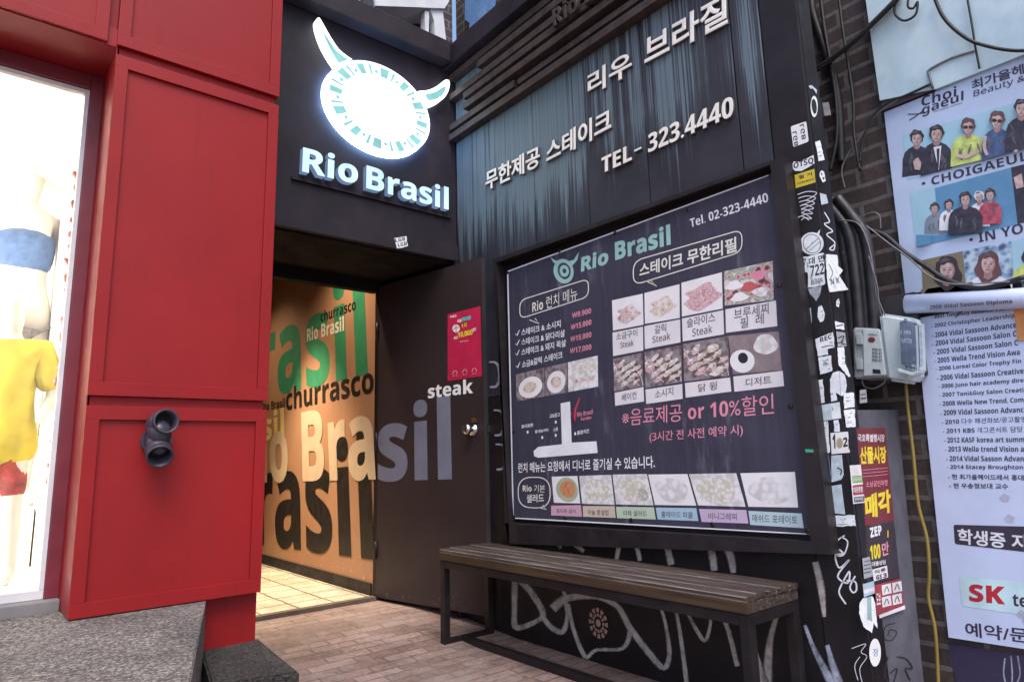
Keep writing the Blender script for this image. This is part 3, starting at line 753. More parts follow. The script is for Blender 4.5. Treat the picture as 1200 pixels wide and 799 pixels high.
sticker('discount_poster', PD, D1((162, 103), (301, 68), (308, 365), (162, 386)), 'magenta pink discount poster stuck high on the open brown door', mat('poster_magenta', (.5, .018, .07), .45), door_poster, .0012, 'poster', None)

# ------------------------------------------------------------------ red shopfront next door
XL, XR, YF, YG = -1.882, -1.303, -.6, -.335
red = thing('red_shopfront', 'glossy red panelled shopfront with a bright display window on its left', 'building', (-1.6, -.3, .25))
def cassette(z0, z1, x0, x1, name='red_panel', inset=(.04, .045)):
    """a flat tray panel: thin raised rim round a sunk field"""
    bm = bmesh.new(); r = .03
    box(bm, (x0, YF+.012, z0), (x1, YF+.10, z1))
    for a, b in (((x0, YF, z1-inset[1]), (x1, YF+.0118, z1)), ((x0, YF, z0), (x1, YF+.0118, z0+inset[1])), ((x0, YF, z0+inset[1]), (x0+inset[0], YF+.0118, z1-inset[1])), ((x1-inset[0], YF, z0+inset[1]), (x1, YF+.0118, z1-inset[1]))):
        box(bm, a, b, .0015)
    obj(name, bm, RED, red)
cassette(2.356, 3.9, XL, XR); cassette(1.109, 2.318, XL, XR); cassette(.424, 1.076, XL, XR)
cassette(2.356, 3.9, -2.75, XL-.03); cassette(2.356, 3.9, -3.65, -2.78)
bm = bmesh.new(); box(bm, (XL+.004, YF+.101, .424), (XR-.001, 1.2, 3.9)); box(bm, (XL+.01, YF+.02, 2.319), (XR-.01, YF+.1, 2.355)); box(bm, (XL+.01, YF+.02, 1.077), (XR-.01, YF+.1, 1.108)); box(bm, (XL-.029, YF+.03, 2.36), (XL-.001, YF+.1, 3.9)); obj('pier', bm, RED, red)
obj('reveal_panel', bx((XL+.0005, YF+.013, .424), (XL+.0035, YG, 2.35)), RED, red)
obj('window_soffit', bx((-3.65, YF+.013, 2.352), (XL+.003, 1.9, 2.42)), RED, red)
obj('plinth', bx((XL+.02, -.548, .06), (XR+.004, .6, .4235)), RED, red)
ZW0, ZW1 = .455, 2.352
WX1 = XL+.0003
bm = bmesh.new()
box(bm, (WX1-.042, YG-.002, ZW0), (WX1, YG+.06, ZW1), .003); box(bm, (-3.65, YG-.002, ZW1-.06), (WX1-.0425, YG+.06, ZW1-.001), .003)
wf = obj('window_frame', bm, RED_D, red)
ALU = mat('white_aluminium', (.62, .6, .62), .35, .08)
bm = bmesh.new(); box(bm, (WX1-.057, YG+.006, ZW0+.03), (WX1-.043, YG+.05, ZW1-.061), .002); box(bm, (-3.65, YG+.006, ZW1-.078), (WX1-.0575, YG+.05, ZW1-.0615), .002); box(bm, (-3.65, YG+.006, ZW0), (WX1-.043, YG+.05, ZW0+.0295), .002); obj('inner_frame', bm, ALU, wf)
obj('window_glass', bx((-3.65, YG+.024, ZW0+.03), (WX1-.059, YG+.030, ZW1-.08)), GLASS, wf)
obj('window_sill', bx((-3.65, YG-.05, .41), (XL-.001, YG+.07, ZW0-.001), .004), mat('grey_stone_sill', (.2, .19, .19), .7), red)
# showroom behind the glass
SW = mat('showroom_white', (.74, .69, .62), .6, .03)
bm = bmesh.new()
box(bm, (-3.7, 2.3, .3), (XL+.003, 2.36, 2.36)); box(bm, (-3.72, YG, .3), (-3.66, 2.36, 2.36)); obj('showroom_wall', bm, SW, red)
obj('showroom_side_wall', bx((XL-.012, YG+.07, .46), (XL-.001, 2.29, 2.35)), SW, red)
obj('showroom_floor', bx((-3.66, YG+.07, .40), (XL-.001, 2.3, .459)), mat('showroom_floor_tile', (.62, .58, .54), .4, .08), red)
bm = bmesh.new(); box(bm, (-3.66, YG+.07, 2.335), (XL-.001, 2.3, 2.35)); obj('showroom_ceiling', bm, SW, red)
for k, (px, zc) in enumerate((((67, 148), 2.334), ((28, 196), 2.334))):
    q = un(*px, 'z', zc); t = thing('ceiling_downlight', ('round ceiling downlight nearest the shop glass', 'second round ceiling downlight deeper in the shop')[k], 'ceiling light', (q.x, q.y, zc), 'ceiling downlights in the shop')
    bm = bmesh.new(); tube(bm, [q, q-Vector((0, 0, .006))], [.055, .05], 20); obj('trim_ring', bm, mat('downlight_trim', (.45, .43, .42), .4), t)
    bm = bmesh.new(); tube(bm, [q-Vector((0, 0, .0062)), q-Vector((0, 0, .008))], .036, 20); obj('lens', bm, m_emit('downlight_lens', (1, .95, .85), 9), t)
for k, (x, y, e) in enumerate(((-2.6, .2, 15), (-2.75, 1.4, 20), (-3.1, -.16, 70))):  # unseen lights for the bright shop; the last is added to make the reveal glow
    ld = bpy.data.lights.new('unseen_shop_light', 'POINT'); ld.energy = e; ld.color = (1, .93, .84); ld.shadow_soft_size = .12
    lo = link(bpy.data.objects.new('unseen_shop_light', ld)); lo.location = (x, y, 1.3)
def mannequin(name, label, base, top_m, top_kind, leg_m, yaw, s=1.0):
    """one skinned figure, with its clothing as children"""
    t = thing(name, label, 'mannequin', base)
    J = dict(pel=(0, 0, .95), wai=(0, 0, 1.1), che=(0, .01, 1.3), sho=(0, .01, 1.42), nec=(0, .01, 1.5), hed=(0, 0, 1.6), crn=(0, 0, 1.74),
             ls=(-.16, .01, 1.41), le=(-.23, .04, 1.14), lw=(-.24, -.04, .9), rs=(.16, .01, 1.41), re=(.25, .03, 1.15), rw=(.2, -.1, .95),
             lh=(-.09, 0, .9), lk=(-.1, -.01, .5), la=(-.1, .02, .08), lt=(-.1, -.12, .03), rh=(.09, 0, .9), rk=(.1, -.03, .5), ra=(.11, .02, .08), rt=(.11, -.12, .03))
    rad = dict(pel=(.15, .11), wai=(.115, .085), che=(.14, .105), sho=(.11, .07), nec=(.05, .05), hed=(.075, .09), crn=(.05, .06), ls=(.055, .055), le=(.042, .042), lw=(.028, .028), rs=(.055, .055), re=(.042, .042), rw=(.028, .028),
               lh=(.085, .085), lk=(.055, .055), la=(.035, .035), lt=(.03, .025), rh=(.085, .085), rk=(.055, .055), ra=(.035, .035), rt=(.03, .025))
    E_ = [('pel', 'wai'), ('wai', 'che'), ('che', 'sho'), ('sho', 'nec'), ('nec', 'hed'), ('hed', 'crn'), ('sho', 'ls'), ('ls', 'le'), ('le', 'lw'), ('sho', 'rs'), ('rs', 're'), ('re', 'rw'), ('pel', 'lh'), ('lh', 'lk'), ('lk', 'la'), ('la', 'lt'), ('pel', 'rh'), ('rh', 'rk'), ('rk', 'ra'), ('ra', 'rt')]
    def skin(nm, joints, edges, m, grow=0.0):
        ks = list(joints); me = bpy.data.meshes.new(nm)
        rz_ = Matrix.Rotation(yaw, 3, 'Z')
        me.from_pydata([rz_ @ (Vector(joints[k])*s) for k in ks], [(ks.index(a), ks.index(b)) for a, b in edges], [])
        o = link(bpy.data.objects.new(nm, me)); o.modifiers.new('s', 'SKIN'); o.modifiers.new('u', 'SUBSURF').levels = 2
        for i, k in enumerate(ks):
            r_ = rad[k] if k in rad else (.1, .1); o.data.skin_vertices[0].data[i].radius = ((r_[0]+grow)*s, (r_[1]+grow)*s)
        o.data.skin_vertices[0].data[0].use_root = True
        me2 = bpy.data.meshes.new_from_object(o.evaluated_get(bpy.context.evaluated_depsgraph_get()))
        bpy.data.objects.remove(o); me2.name = nm; me2.materials.clear(); me2.materials.append(m)
        for p in me2.polygons: p.use_smooth = True
        q = link(bpy.data.objects.new(nm, me2)); q.parent = t; return q
    skin('body', J, E_, mat('mannequin_ivory', (.5, .46, .41), .5, .06))
    if top_kind == 'crop':
        skin('crop_top', {'che': (0, .0, 1.38), 'wai': (0, .0, 1.10)}, [('che', 'wai')], top_m, .022)
        skin('shorts', {'pel': J['pel'], 'lh': (-.09, 0, .84), 'rh': (.09, 0, .84)}, [('pel', 'lh'), ('pel', 'rh')], leg_m, .014)
    else:
        rad['hem'] = (.215, .155)
        skin('jacket', {**{k: J[k] for k in ('sho', 'che', 'wai', 'pel', 'ls', 'le', 'rs', 're')}, 'hem': (0, -.01, .66)}, [('sho', 'che'), ('che', 'wai'), ('wai', 'pel'), ('pel', 'hem'), ('sho', 'ls'), ('ls', 'le'), ('sho', 'rs'), ('rs', 're')], top_m, .045)
        rad.update(wst=(.085, .07), lt2=(.075, .075), rt2=(.075, .075))
        skin('trousers', {'wst': (0, 0, .76), 'lt2': (-.09, -.005, .66), 'lk': J['lk'], 'rt2': (.09, -.015, .66), 'rk': J['rk']}, [('wst', 'lt2'), ('lt2', 'lk'), ('wst', 'rt2'), ('rt2', 'rk')], leg_m, .008)
    obj('stand', bx(Vector(base)+Vector((-.2, -.2, 0)), Vector(base)+Vector((.2, .2, .012)), .004), ALU, t)
    return t
p = un(34, 290, 'y', .85)
mannequin('mannequin', 'white shop mannequin in a blue crop top, farther back behind the glass', (p.x-.03, .85, p.z-1.27), mat('denim_blue', (.05, .10, .22), .7, .3, 30), 'crop', mat('grey_shorts', (.12, .11, .10), .7, .4, 40), R(20))
obj('display_plinth', bx((p.x-.32, .55, .4592), (XL-.02, 1.15, p.z-1.271), .004), SW).update({}) if False else None
dp = obj('display_block', bx((p.x-.33, .6, .4595), (XL-.02, 1.12, p.z-1.2705), .004), SW); tag(dp, 'white display block under the mannequin in the blue crop top', 'plinth')
p2 = un(22, 480, 'y', .05)
mannequin('mannequin', 'small mannequin in a yellow jacket and red trousers near the shop glass', (p2.x-.05, .05, .4595), mat('yellow_fabric', (.42, .34, .015), .7, .25, 9, bumpy=1, fine=14), 'jacket', mat('red_fabric', (.2, .02, .015), .7, .5, 25, bumpy=1, fine=24), R(-12), .62)
gar = thing('bead_garland', 'hanging string of orange beads beside the shop window frame', 'garland', (-1.935, -.27, .8))
ORG = mat('orange_beads', (.22, .04, .012), .5, .3, 40)
pts = []
for k in range(22):
    v = 205+k*17.2; u = 90-(v-205)*.083+random.uniform(-2, 2); q = un(u, v, 'y', -.27); pts.append(q)
    bm = bmesh.new(); bmesh.ops.create_icosphere(bm, subdivisions=2, radius=1, matrix=Matrix.Translation(q) @ Matrix.Rotation(random.uniform(-.8, .8), 4, 'Y') @ Matrix.Diagonal((random.uniform(.008, .016), .012, random.uniform(.016, .026), 1)))
    obj('bead', bm, ORG, gar, smooth=True)
bm = bmesh.new(); tube(bm, [(pts[0].x, -.27, 2.33)]+[q+Vector((0, .0, 0)) for q in pts], .0015, 5); obj('string', bm, ORG, gar)
q = un(67, 148, 'y', .3)
# pipe fitting on the red panel
pipe = thing('pipe_fitting', 'dark grey twin outlet pipe fitting on the lower red panel', 'pipe', (-1.66, YF+.012, .86))
PIPE = mat('dark_grey_plastic_pipe', (.045, .04, .055), .4, .2, 30)
def lerp(a, b, t): return a+(b-a)*t
cu = un(194, 494, 'y', -.72); cl = un(189, 530, 'y', -.72); root = Vector((-1.672, YF+.012, .962)); mid = Vector((-1.676, YF-.055, .962))
bm = bmesh.new(); tube(bm, [root, root+Vector((0, -.014, 0))], .048, 20); tube(bm, [root+Vector((0, -.012, 0)), mid+Vector((0, -.02, 0))], .037, 20); obj('wall_flange', bm, PIPE, pipe)
def branch(end, aim):
    path = smooth_pts([mid+Vector((0, .012, 0)), lerp(mid, end, .45)+Vector((-.006, -.012, 0)), end-aim*.06, end-aim*.02], 5)
    bm = bmesh.new(); tube(bm, path, .0345, 20, cap=False); obj('elbow', bm, PIPE, pipe)
    u_ = aim.orthogonal().normalized(); v_ = aim.cross(u_); bm = bmesh.new(); rings = []
    for d, r_ in ((-.03, .0365), (-.026, .0405), (.0, .0405), (.002, .0385), (.012, .0385), (.014, .0405), (.026, .0405), (.029, .039), (.026, .0335), (-.019, .032)):
        rings.append([bm.verts.new(end+aim*d+(u_*math.cos(2*math.pi*k/24)+v_*math.sin(2*math.pi*k/24))*r_) for k in range(24)])
    for p, q in zip(rings[:-1], rings[1:]):
        for k in range(24): bm.faces.new((p[k], p[(k+1) % 24], q[(k+1) % 24], q[k])).smooth = True
    obj('collar', bm, PIPE, pipe)
    bm = bmesh.new(); bm.faces.new([bm.verts.new(end-aim*.018+(u_*math.cos(2*math.pi*k/24)+v_*math.sin(2*math.pi*k/24))*.0335) for k in range(24)]); obj('bore_shade_disc', bm, mat('painted_bore_shade', (.008, .007, .008), .8), pipe)  # near-black disc across the bore, shade inside the pipe put in as colour
branch(Vector(cu)+Vector((0, .03, 0)), ((CAM-Vector(cu)).normalized()+Vector((.35, 0, .15))).normalized())
branch(Vector(cl)+Vector((0, .03, 0)), ((CAM-Vector(cl)).normalized()+Vector((.15, 0, -.55))).normalized())

# granite steps
pg = Plane((0, 0, 0), (1, 0, 0), (0, 1, 0))
def slab(name, pts, z0, z1, m, label):
    bm = bmesh.new(); prism(bm, pg, pts, z0, z1)
    es = [e for e in bm.edges if all(abs(v.co.z-z1) < 1e-5 for v in e.verts)]
    bmesh.ops.bevel(bm, geom=es, offset=.006, segments=2, affect='EDGES')
    return tag(obj(name, bm, m), label, 'step')
slab('stone_step', [(-4.2, -1.75), (-1.835, -1.75), (-1.477, -.565), (-1.44, -.44), (-1.9, -.40), (-4.2, -.40)], 0, .42, GRAN, 'rough pale granite upper step in front of the shop window')
slab('stone_step', [(-1.56, -.955), (-1.322, -1.014), (-1.278, -.53), (-1.31, -.53), (-1.34, -.46), (-1.47, -.5)], 0, .25, GRAN_D, 'dark lower stone step at the foot of the red pier')

# ------------------------------------------------------------------ menu banner
ban = thing('menu_banner', 'navy printed menu banner with food photos stretched inside the steel frame', 'banner', (-.02, -1.25, .59))
N1 = Z(580, 200, 3.158); N2 = Z(580, 400, 3.158)
OB = .022
corners = N1((44, 371), (1034, 6)) + N2((1172, 716), (65, 656))
edge = []
for i in range(4):
    a, b = Vector(corners[i]), Vector(corners[(i+1) % 4])
    for k in range(10):
        t = k/10; q = a.lerp(b, t); sag = (0, 2.2, 0, 1.2)[i]*math.sin(math.pi*((t*3.0) % 1)); d = Vector((0, 1)) if i == 0 else Vector((0, -1)) if i == 2 else Vector((0, 0))
        edge.append((q+d*sag*.5)[:])
bm = bmesh.new(); prism(bm, PB, [PB.hit(u, v, OB) for u, v in edge], OB-.002, OB); obj('banner_sheet', bm, BANNER, ban)
BW = mat('banner_white_print', (.80, .80, .84), .45, .08); TEAL = mat('banner_mint_print', (.32, .55, .52), .45, .1); PINK = mat('banner_pink_print', (.72, .27, .36), .45, .1); CAPT = mat('banner_caption_white', (.76, .72, .75), .45, .06); GINK = mat('banner_grey_ink', (.10, .095, .11), .45, .1); CREAM = mat('banner_cream_print', (.80, .77, .70), .45, .08)
O1 = OB+.0008
def ba(step=.0002, off=O1): return Art(PB, off, step)
A = ba(); ins = []
ctr = Vector((sum(p[0] for p in edge)/len(edge), sum(p[1] for p in edge)/len(edge)))
A.line([(lerp(Vector(p), ctr, .006))[:] for p in edge], 1.5, BW, closed=True, smooth=False); A.build('white_border', ban)
A = ba(); A.ell(N1, (254, 372), 37, 46, TEAL, -12); A.ell(N1, (256, 371), 24, 31, BANNER, -12); A.ell(N1, (257, 371), 17, 22, TEAL, -12); A.ell(N1, (257, 371), 7, 9, BANNER, -12)
A.poly(N1((232, 352), (215, 338), (206, 320), (222, 332), (246, 335)), TEAL); A.poly(N1((272, 335), (292, 330), (311, 300), (305, 330), (286, 352)), TEAL); A.build('bull_plate_emblem', ban)
A = ba(); A.text('Rio', *N1((318, 376), (419, 345), (320, 318)), TEAL, .045); A.text('Brasil', *N1((445, 333), (651, 274), (443, 262)), TEAL, .045); A.build('title_lettering', ban)
A = ba(); A.text('Tel. 02-323-4440', *N1((724, 211), (1013, 115), (720, 178)), BW, .02); A.build('telephone_lettering', ban)
def bubble(cs, rad, tail, lines, wpx):
    A = ba(); out = rrect(cs, rad, 8)
    A.line(out, wpx, CREAM, closed=True, smooth=False); A.off -= .0002
    A.line(tail, wpx, CREAM, smooth=False); A.build('speech_bubble', ban)
    A = ba(off=O1+.0004)
    for s, a, b, c, bo in lines: A.text(s, a, b, c, CREAM, bo)
    A.build('bubble_lettering', ban)
bubble(N1((512, 335), (914, 218), (914, 300), (512, 424)), .42, N1((560, 408), (600, 428), (575, 405)), [('스테이크 무한리필',)+tuple(N1((535, 395), (895, 300), (535, 345)))+(.03,)], 1.2)
bubble(N1((92, 480), (346, 400), (346, 466), (92, 548)), .4, N1((128, 552), (164, 566), (148, 546)), [('Rio 런치 메뉴',)+tuple(N1((138, 528), (305, 476), (138, 484)))+(.02,)], 1.1)
bubble(N2((86, 502), (204, 502), (204, 616), (86, 614)), .45, N2((165, 614), (190, 621), (178, 605)), [('Rio 기본',)+tuple(N2((103, 556), (185, 558), (103, 529)))+(.02,), ('샐러드',)+tuple(N2((117, 597), (181, 594), (117, 566)))+(.02,)], 1.1)
A = ba()
for s, a, b, c in (('스테이크 & 소시지', (98, 611), (243, 579), (98, 586)), ('스테이크 & 닭다리살', (98, 647), (259, 614), (98, 622)), ('스테이크 & 돼지 목살', (98, 684), (263, 650), (98, 659)), ('소금&갈릭 스테이크', (100, 730), (250, 694), (100, 705))):
    A = ba(); A.text(s, *N1(a, b, c), BW, .02); A.line(N1((a[0]-22, a[1]-8), (a[0]-17, a[1]-1), (a[0]-7, a[1]-22)), [.8, 1.3, .6], BW, smooth=False); A.build('menu_line', ban)
A = ba()
for s, a, b, c in (('₩9,900', (286, 549), (356, 531), (286, 526)), ('₩15,000', (281, 593), (357, 573), (281, 570)), ('₩15,000', (280, 637), (357, 619), (280, 614)), ('₩17,000', (278, 680), (357, 665), (278, 657))):
    A = ba(); A.text(s, *N1(a, b, c), PINK, .03); A.build('price', ban)
# food photographs
WHP = mat('photo_plate_white', (.82, .79, .81), .45, .06)
steak = m_food('photo_steak', [(.40, .22, .22), (.58, .42, .41), (.70, .58, .57), (.52, .36, .36), (.74, .68, .68)], 55, 1)
garlic = m_food('photo_garlic_steak', [(.45, .32, .24), (.62, .50, .40), (.74, .66, .58), (.56, .43, .35), (.76, .71, .68)], 50, 2)
slices = m_food('photo_sliced_meat', [(.5, .2, .25), (.66, .38, .42), (.74, .58, .60), (.45, .18, .2), (.7, .5, .53)], 75, 3)
brusc = m_food('photo_bruschetta', [(.05, .05, .06), (.45, .08, .1), (.6, .5, .5), (.25, .28, .2), (.66, .62, .62)], 36, 4)
skew = m_food('photo_skewer', [(.32, .16, .11), (.55, .38, .30), (.64, .5, .42), (.68, .62, .58)], 60, 5)
board = m_food('photo_dark_board', [(.10, .075, .085), (.2, .15, .16), (.3, .26, .28)], 40, 6)
salad = m_food('photo_salad', [(.80, .77, .77), (.76, .73, .71), (.66, .58, .53), (.55, .56, .44)], 60, 7)
whsal = m_food('photo_white_salad', [(.82, .80, .82), (.79, .77, .79), (.70, .68, .69), (.6, .57, .56)], 42, 8)
cells = [(N1((433, 480), (547, 455), (550, 570), (437, 592)), 'pile', steak), (N1((553, 453), (683, 420), (684, 545), (555, 567)), 'pile', garlic), (N1((690, 415), (840, 376), (843, 510), (692, 540)), 'pile2', slices), (N1((847, 373), (1028, 334), (1032, 478), (851, 500)), 'full', brusc),
         (N2((437, 65), (545, 42), (550, 165), (441, 185)), 'skewer', skew), (N2((553, 40), (690, 14), (692, 150), (557, 172)), 'skewer', skew), (N2((696, 10), (862, -20), (868, 128), (700, 148)), 'skewer2', skew), (N2((863, -20), (1050, -37), (1062, 106), (881, 122)), 'dessert', None)]
def quadmap(q):
    ul, ur, lr, ll = [Vector(p) for p in q]
    return lambda *ps: [tuple((ul.lerp(ur, x)).lerp(ll.lerp(lr, x), y)) for x, y in ps]
for q, kind, m_ in cells:
    A = ba(); qm = quadmap(q)
    if kind in ('pile', 'pile2'):
        A.poly(q, WHP)
        rr = .34 if kind == 'pile' else .42
        A.poly(qm(*[(.5+rr*(1+.18*math.sin(5*a+1)+.1*math.sin(9*a))*math.cos(a), .56+rr*.85*(1+.15*math.sin(4*a))*math.sin(a)) for a in [2*math.pi*k/40 for k in range(40)]]), m_)
    elif kind == 'full':
        A.poly(q, m_)
        for k in range(5):
            cx, cy = (.2, .7, .3, .75, .5)[k], (.45, .3, .8, .75, .55)[k]
            A.poly(qm(*[(cx+.17*math.cos(a+k)*(1+.3*math.sin(3*a)), cy+.13*math.sin(a+k)) for a in [2*math.pi*j/14 for j in range(14)]]), (WHP, PINK, WHP, whsal, mat('photo_tomato', (.5, .1, .1), .5))[k])
    elif kind.startswith('skewer'):
        A.poly(q, board); rg = random.Random(str(q))
        cl_ = lambda ps: qm(*[(min(.985, max(.015, x)), min(.985, max(.015, y))) for x, y in ps])
        for s_ in range(3):
            sx0, sy0 = -.12+.36*s_, .12+.05*s_
            A.line(cl_([(sx0, sy0), (sx0+.3, sy0+.42), (sx0+.62, sy0+.8)]), .7, WHP)
            for k in range(5):
                cx, cy = sx0+.05+.115*k+rg.uniform(-.02, .02), sy0+.04+.16*k+rg.uniform(-.03, .03); ra = rg.uniform(.10, .16); rb = rg.uniform(.08, .115); ph = rg.uniform(0, 6)
                if .0 < cx < 1 and cy < .97:
                    A.poly(cl_([(cx+ra*(1+.2*math.sin(3*a+ph))*math.cos(a)-.03*math.sin(a), cy+rb*(1+.2*math.sin(2*a+ph))*math.sin(a)-.04*math.cos(a)) for a in [2*math.pi*j_/16 for j_ in range(16)]]), (skew, steak, slices, garlic)[rg.randrange(4)])
                    A.poly(cl_([(cx-.02+ra*.45*math.cos(a), cy-.03+rb*.35*math.sin(a)) for a in [2*math.pi*j_/9 for j_ in range(9)]]), whsal)
    else:
        A.poly(q, mat('photo_brown_table', (.26, .2, .21), .5, .2, 30))
        A.poly(qm(*[(.22+.25*math.cos(a), .68+.3*math.sin(a)) for a in [2*math.pi*j/20 for j in range(20)]]), WHP)
        A.poly(qm(*[(.24+.1*math.cos(a), .6+.14*math.sin(a)) for a in [2*math.pi*j/20 for j in range(20)]]), INK)
        A.poly(qm(*[(.72+.24*math.cos(a)*(1+.12*math.sin(3*a)), .3+.26*math.sin(a)) for a in [2*math.pi*j/20 for j in range(20)]]), whsal)
    A.build('food_photo', ban)
A = ba()
for q in (N1((435, 599), (548, 577), (549, 665), (437, 686)), N1((553, 575), (685, 550), (687, 635), (555, 660)), N1((692, 547), (845, 516), (848, 605), (695, 632)), N1((853, 513), (1040, 480), (1045, 575), (855, 600)),
          N2((443, 190), (550, 168), (552, 222), (445, 238)), N2((557, 178), (693, 157), (695, 212), (560, 231)), N2((703, 154), (870, 133), (875, 185), (706, 208)), N2((882, 130), (1065, 108), (1070, 165), (886, 186))):
    A.poly(q, CAPT); A.build('dish_caption', ban); A = ba()
for s, zf, a, b, c in (('소금구이', N1, (449, 628), (527, 612), (449, 602)), ('Steak', N1, (464, 657), (514, 647), (464, 634)), ('갈릭', N1, (591, 606), (634, 596), (591, 574)), ('Steak', N1, (583, 638), (649, 624), (583, 612)), ('슬라이스', N1, (710, 582), (815, 559), (710, 547)), ('Steak', N1, (730, 614), (805, 599), (730, 584)), ('브루세찌', N1, (885, 552), (1013, 530), (885, 512)), ('필  레', N1, (908, 586), (995, 566), (908, 547)),
                 ('베이컨', N2, (470, 222), (524, 212), (470, 194)), ('소시지', N2, (592, 212), (660, 198), (592, 182)), ('닭 윙', N2, (752, 188), (821, 178), (752, 158)), ('디저트', N2, (928, 168), (1023, 156), (928, 138))):
    A = ba(off=O1+.0004); A.text(s, *zf(a, b, c), GINK, .012); A.build('caption_lettering', ban)
for x0, x1, k in ((0, .345, 0), (.355, .625, 1), (.635, 1, 2)):
    qm = quadmap(N2((78, 122), (380, 52), (382, 167), (80, 222))); q = qm((x0, 0), (x1, 0), (x1, 1), (x0, 1)); A = ba(); A.poly(q, board if k < 2 else whsal); qq = quadmap(q)
    if k < 2:
        A.poly(qq(*[(.5+.42*math.cos(a), .58+.38*math.sin(a)) for a in [2*math.pi*j/24 for j in range(24)]]), WHP); A.poly(qq(*[(.48+.24*math.cos(a), .58+.2*math.sin(a)) for a in [2*math.pi*j/16 for j in range(16)]]), skew)
    else:
        A.poly(qq(*[(.6+.3*math.cos(a), .35+.2*math.sin(a)) for a in [2*math.pi*j/20 for j in range(20)]]), salad); A.poly(qq((.1, .6), (.9, .62), (.86, .75), (.14, .74)), steak)
    A.build('food_photo', ban)
A = ba(); A.poly(N2((243, 229), (278, 222), (284, 374), (376, 369), (380, 412), (160, 430), (145, 424), (143, 405), (160, 390), (248, 380)), BW); A.build('map_street', ban)
A = ba(); RC = mat('banner_red_print', (.55, .05, .1), .45)
A.line(N2((282, 262), (293, 296), (298, 250), (314, 208)), [1.5, 4, 2.5, 1.2], RC, smooth=False)
A.text('Rio Brasil', *N2((304, 279), (362, 268), (304, 262)), PINK, .02); A.text('Garden', *N2((318, 293), (356, 287), (318, 280)), PINK, .02)
A.build('map_mark', ban); A = ba()
for s, a, b, c, d in (('홍대정문', (98, 322), (142, 315), (98, 309), (121, 335)), ('교보문고', (202, 284), (240, 277), (202, 270), (225, 298)), ('홍대놀이터', (148, 340), (197, 333), (148, 328), (175, 355)), ('소품', (216, 333), (233, 330), (216, 320), (225, 347)), ('홍콩치킨', (304, 346), (348, 338), (304, 331), (297, 341))):
    A.text(s, *N2(a, b, c), BW, .02); A.off -= A.step; A.ell(N2, d, 3.5, 6, BW, n=10); A.build('map_place', ban); A = ba()
A.bm.free()
A = ba(); A.text('※음료제공 or 10%할인', *N2((470, 314), (1033, 268), (470, 252)), PINK, .024); A.build('offer_lettering', ban); A = ba(); A.text('(3시간 전 사전 예약 시)', *N2((572, 376), (918, 352), (572, 335)), PINK, .012); A.build('offer_lettering', ban)
A = ba(); A.text('런치 메뉴는 요청에서 디너로 즐기실 수 있습니다.', *N2((86, 486), (592, 468), (86, 449)), BW, .018); A.build('note_lettering', ban)
sal = [N2((210, 500), (305, 497), (316, 599), (218, 596)), N2((312, 497), (430, 493), (443, 604), (322, 600)), N2((435, 492), (562, 490), (587, 606), (448, 602)), N2((567, 492), (712, 490), (745, 607), (592, 604)), N2((718, 490), (893, 487), (928, 611), (752, 606)), N2((908, 487), (1110, 482), (1122, 614), (938, 611))]
for k, q in enumerate(sal):
    A = ba(); qm = quadmap(q); A.poly(q, (WHP, whsal, whsal, WHP, whsal, WHP)[k])
    if k == 0:
        A.poly(qm(*[(.55+.42*math.cos(a), .5+.46*math.sin(a)) for a in [2*math.pi*j/24 for j in range(24)]]), mat('photo_green_bowl', (.4, .44, .3), .5)); A.poly(qm(*[(.58+.3*math.cos(a), .48+.32*math.sin(a)) for a in [2*math.pi*j/24 for j in range(24)]]), m_food('photo_salsa', [(.5, .16, .08), (.6, .25, .12), (.5, .3, .15)], 60, 9))
    else:
        A.poly(qm(*[(.5+.4*math.cos(a)*(1+.1*math.sin(3*a+k)), .52+.4*math.sin(a)) for a in [2*math.pi*j/28 for j in range(28)]]), (None, salad, salad, whsal, salad, whsal)[k])
        if k == 2: A.poly(qm(*[(.78+.14*math.cos(a), .66+.22*math.sin(a)) for a in [2*math.pi*j/14 for j in range(14)]]), m_food('photo_beans', [(.68, .66, .66), (.3, .28, .2), (.66, .64, .62)], 130, 3))
    A.build('food_photo', ban)
lab = [(N2((208, 607), (318, 605), (322, 648), (208, 643)), (.62, .36, .46), '토마토 살사', (228, 634), (300, 636), (228, 618)), (N2((325, 608), (443, 609), (447, 652), (326, 648)), (.62, .5, .4), '마늘 쫑샐럽', (344, 641), (420, 643), (344, 622)), (N2((448, 611), (588, 613), (595, 658), (452, 653)), (.5, .6, .46), '야채 샐러드', (474, 645), (562, 648), (474, 624)),
       (N2((595, 614), (745, 616), (753, 664), (602, 658)), (.38, .54, .66), '홀메이드 피클', (615, 650), (732, 654), (615, 627)), (N2((755, 619), (930, 623), (938, 673), (765, 667)), (.58, .44, .62), '비니그레찌', (790, 658), (895, 662), (790, 632)), (N2((938, 626), (1135, 636), (1143, 690), (945, 678)), (.48, .62, .68), '매쉬드 포테이토', (952, 668), (1120, 676), (952, 638))]
for k, (q, c, s, a, b, d) in enumerate(lab):
    A = ba()
    A.poly(q, mat('banner_label_%s' % ('pink', 'peach', 'green', 'blue', 'lilac', 'cyan')[k], c, .45, .05)); A.text(s, *N2(a, b, d), GINK, .012); A.build('salad_caption', ban)
EY = mat('grommet_metal', (.10, .07, .05), .4, .3, metal=1)
for u, v in N1((47, 378), (240, 298), (445, 232), (715, 146), (1022, 18), (1052, 424))+N2((70, 332), (72, 648), (260, 652), (505, 660), (806, 676), (1158, 702), (1094, 240)):
    q = PB.hit(u, v, OB); bm = bmesh.new(); c = PB.at(q, OB+.0002); tube(bm, [c, c+PB.n*.002, c+PB.n*.003], [.009, .009, .006], 14); obj('grommet', bm, EY, ban, smooth=True)

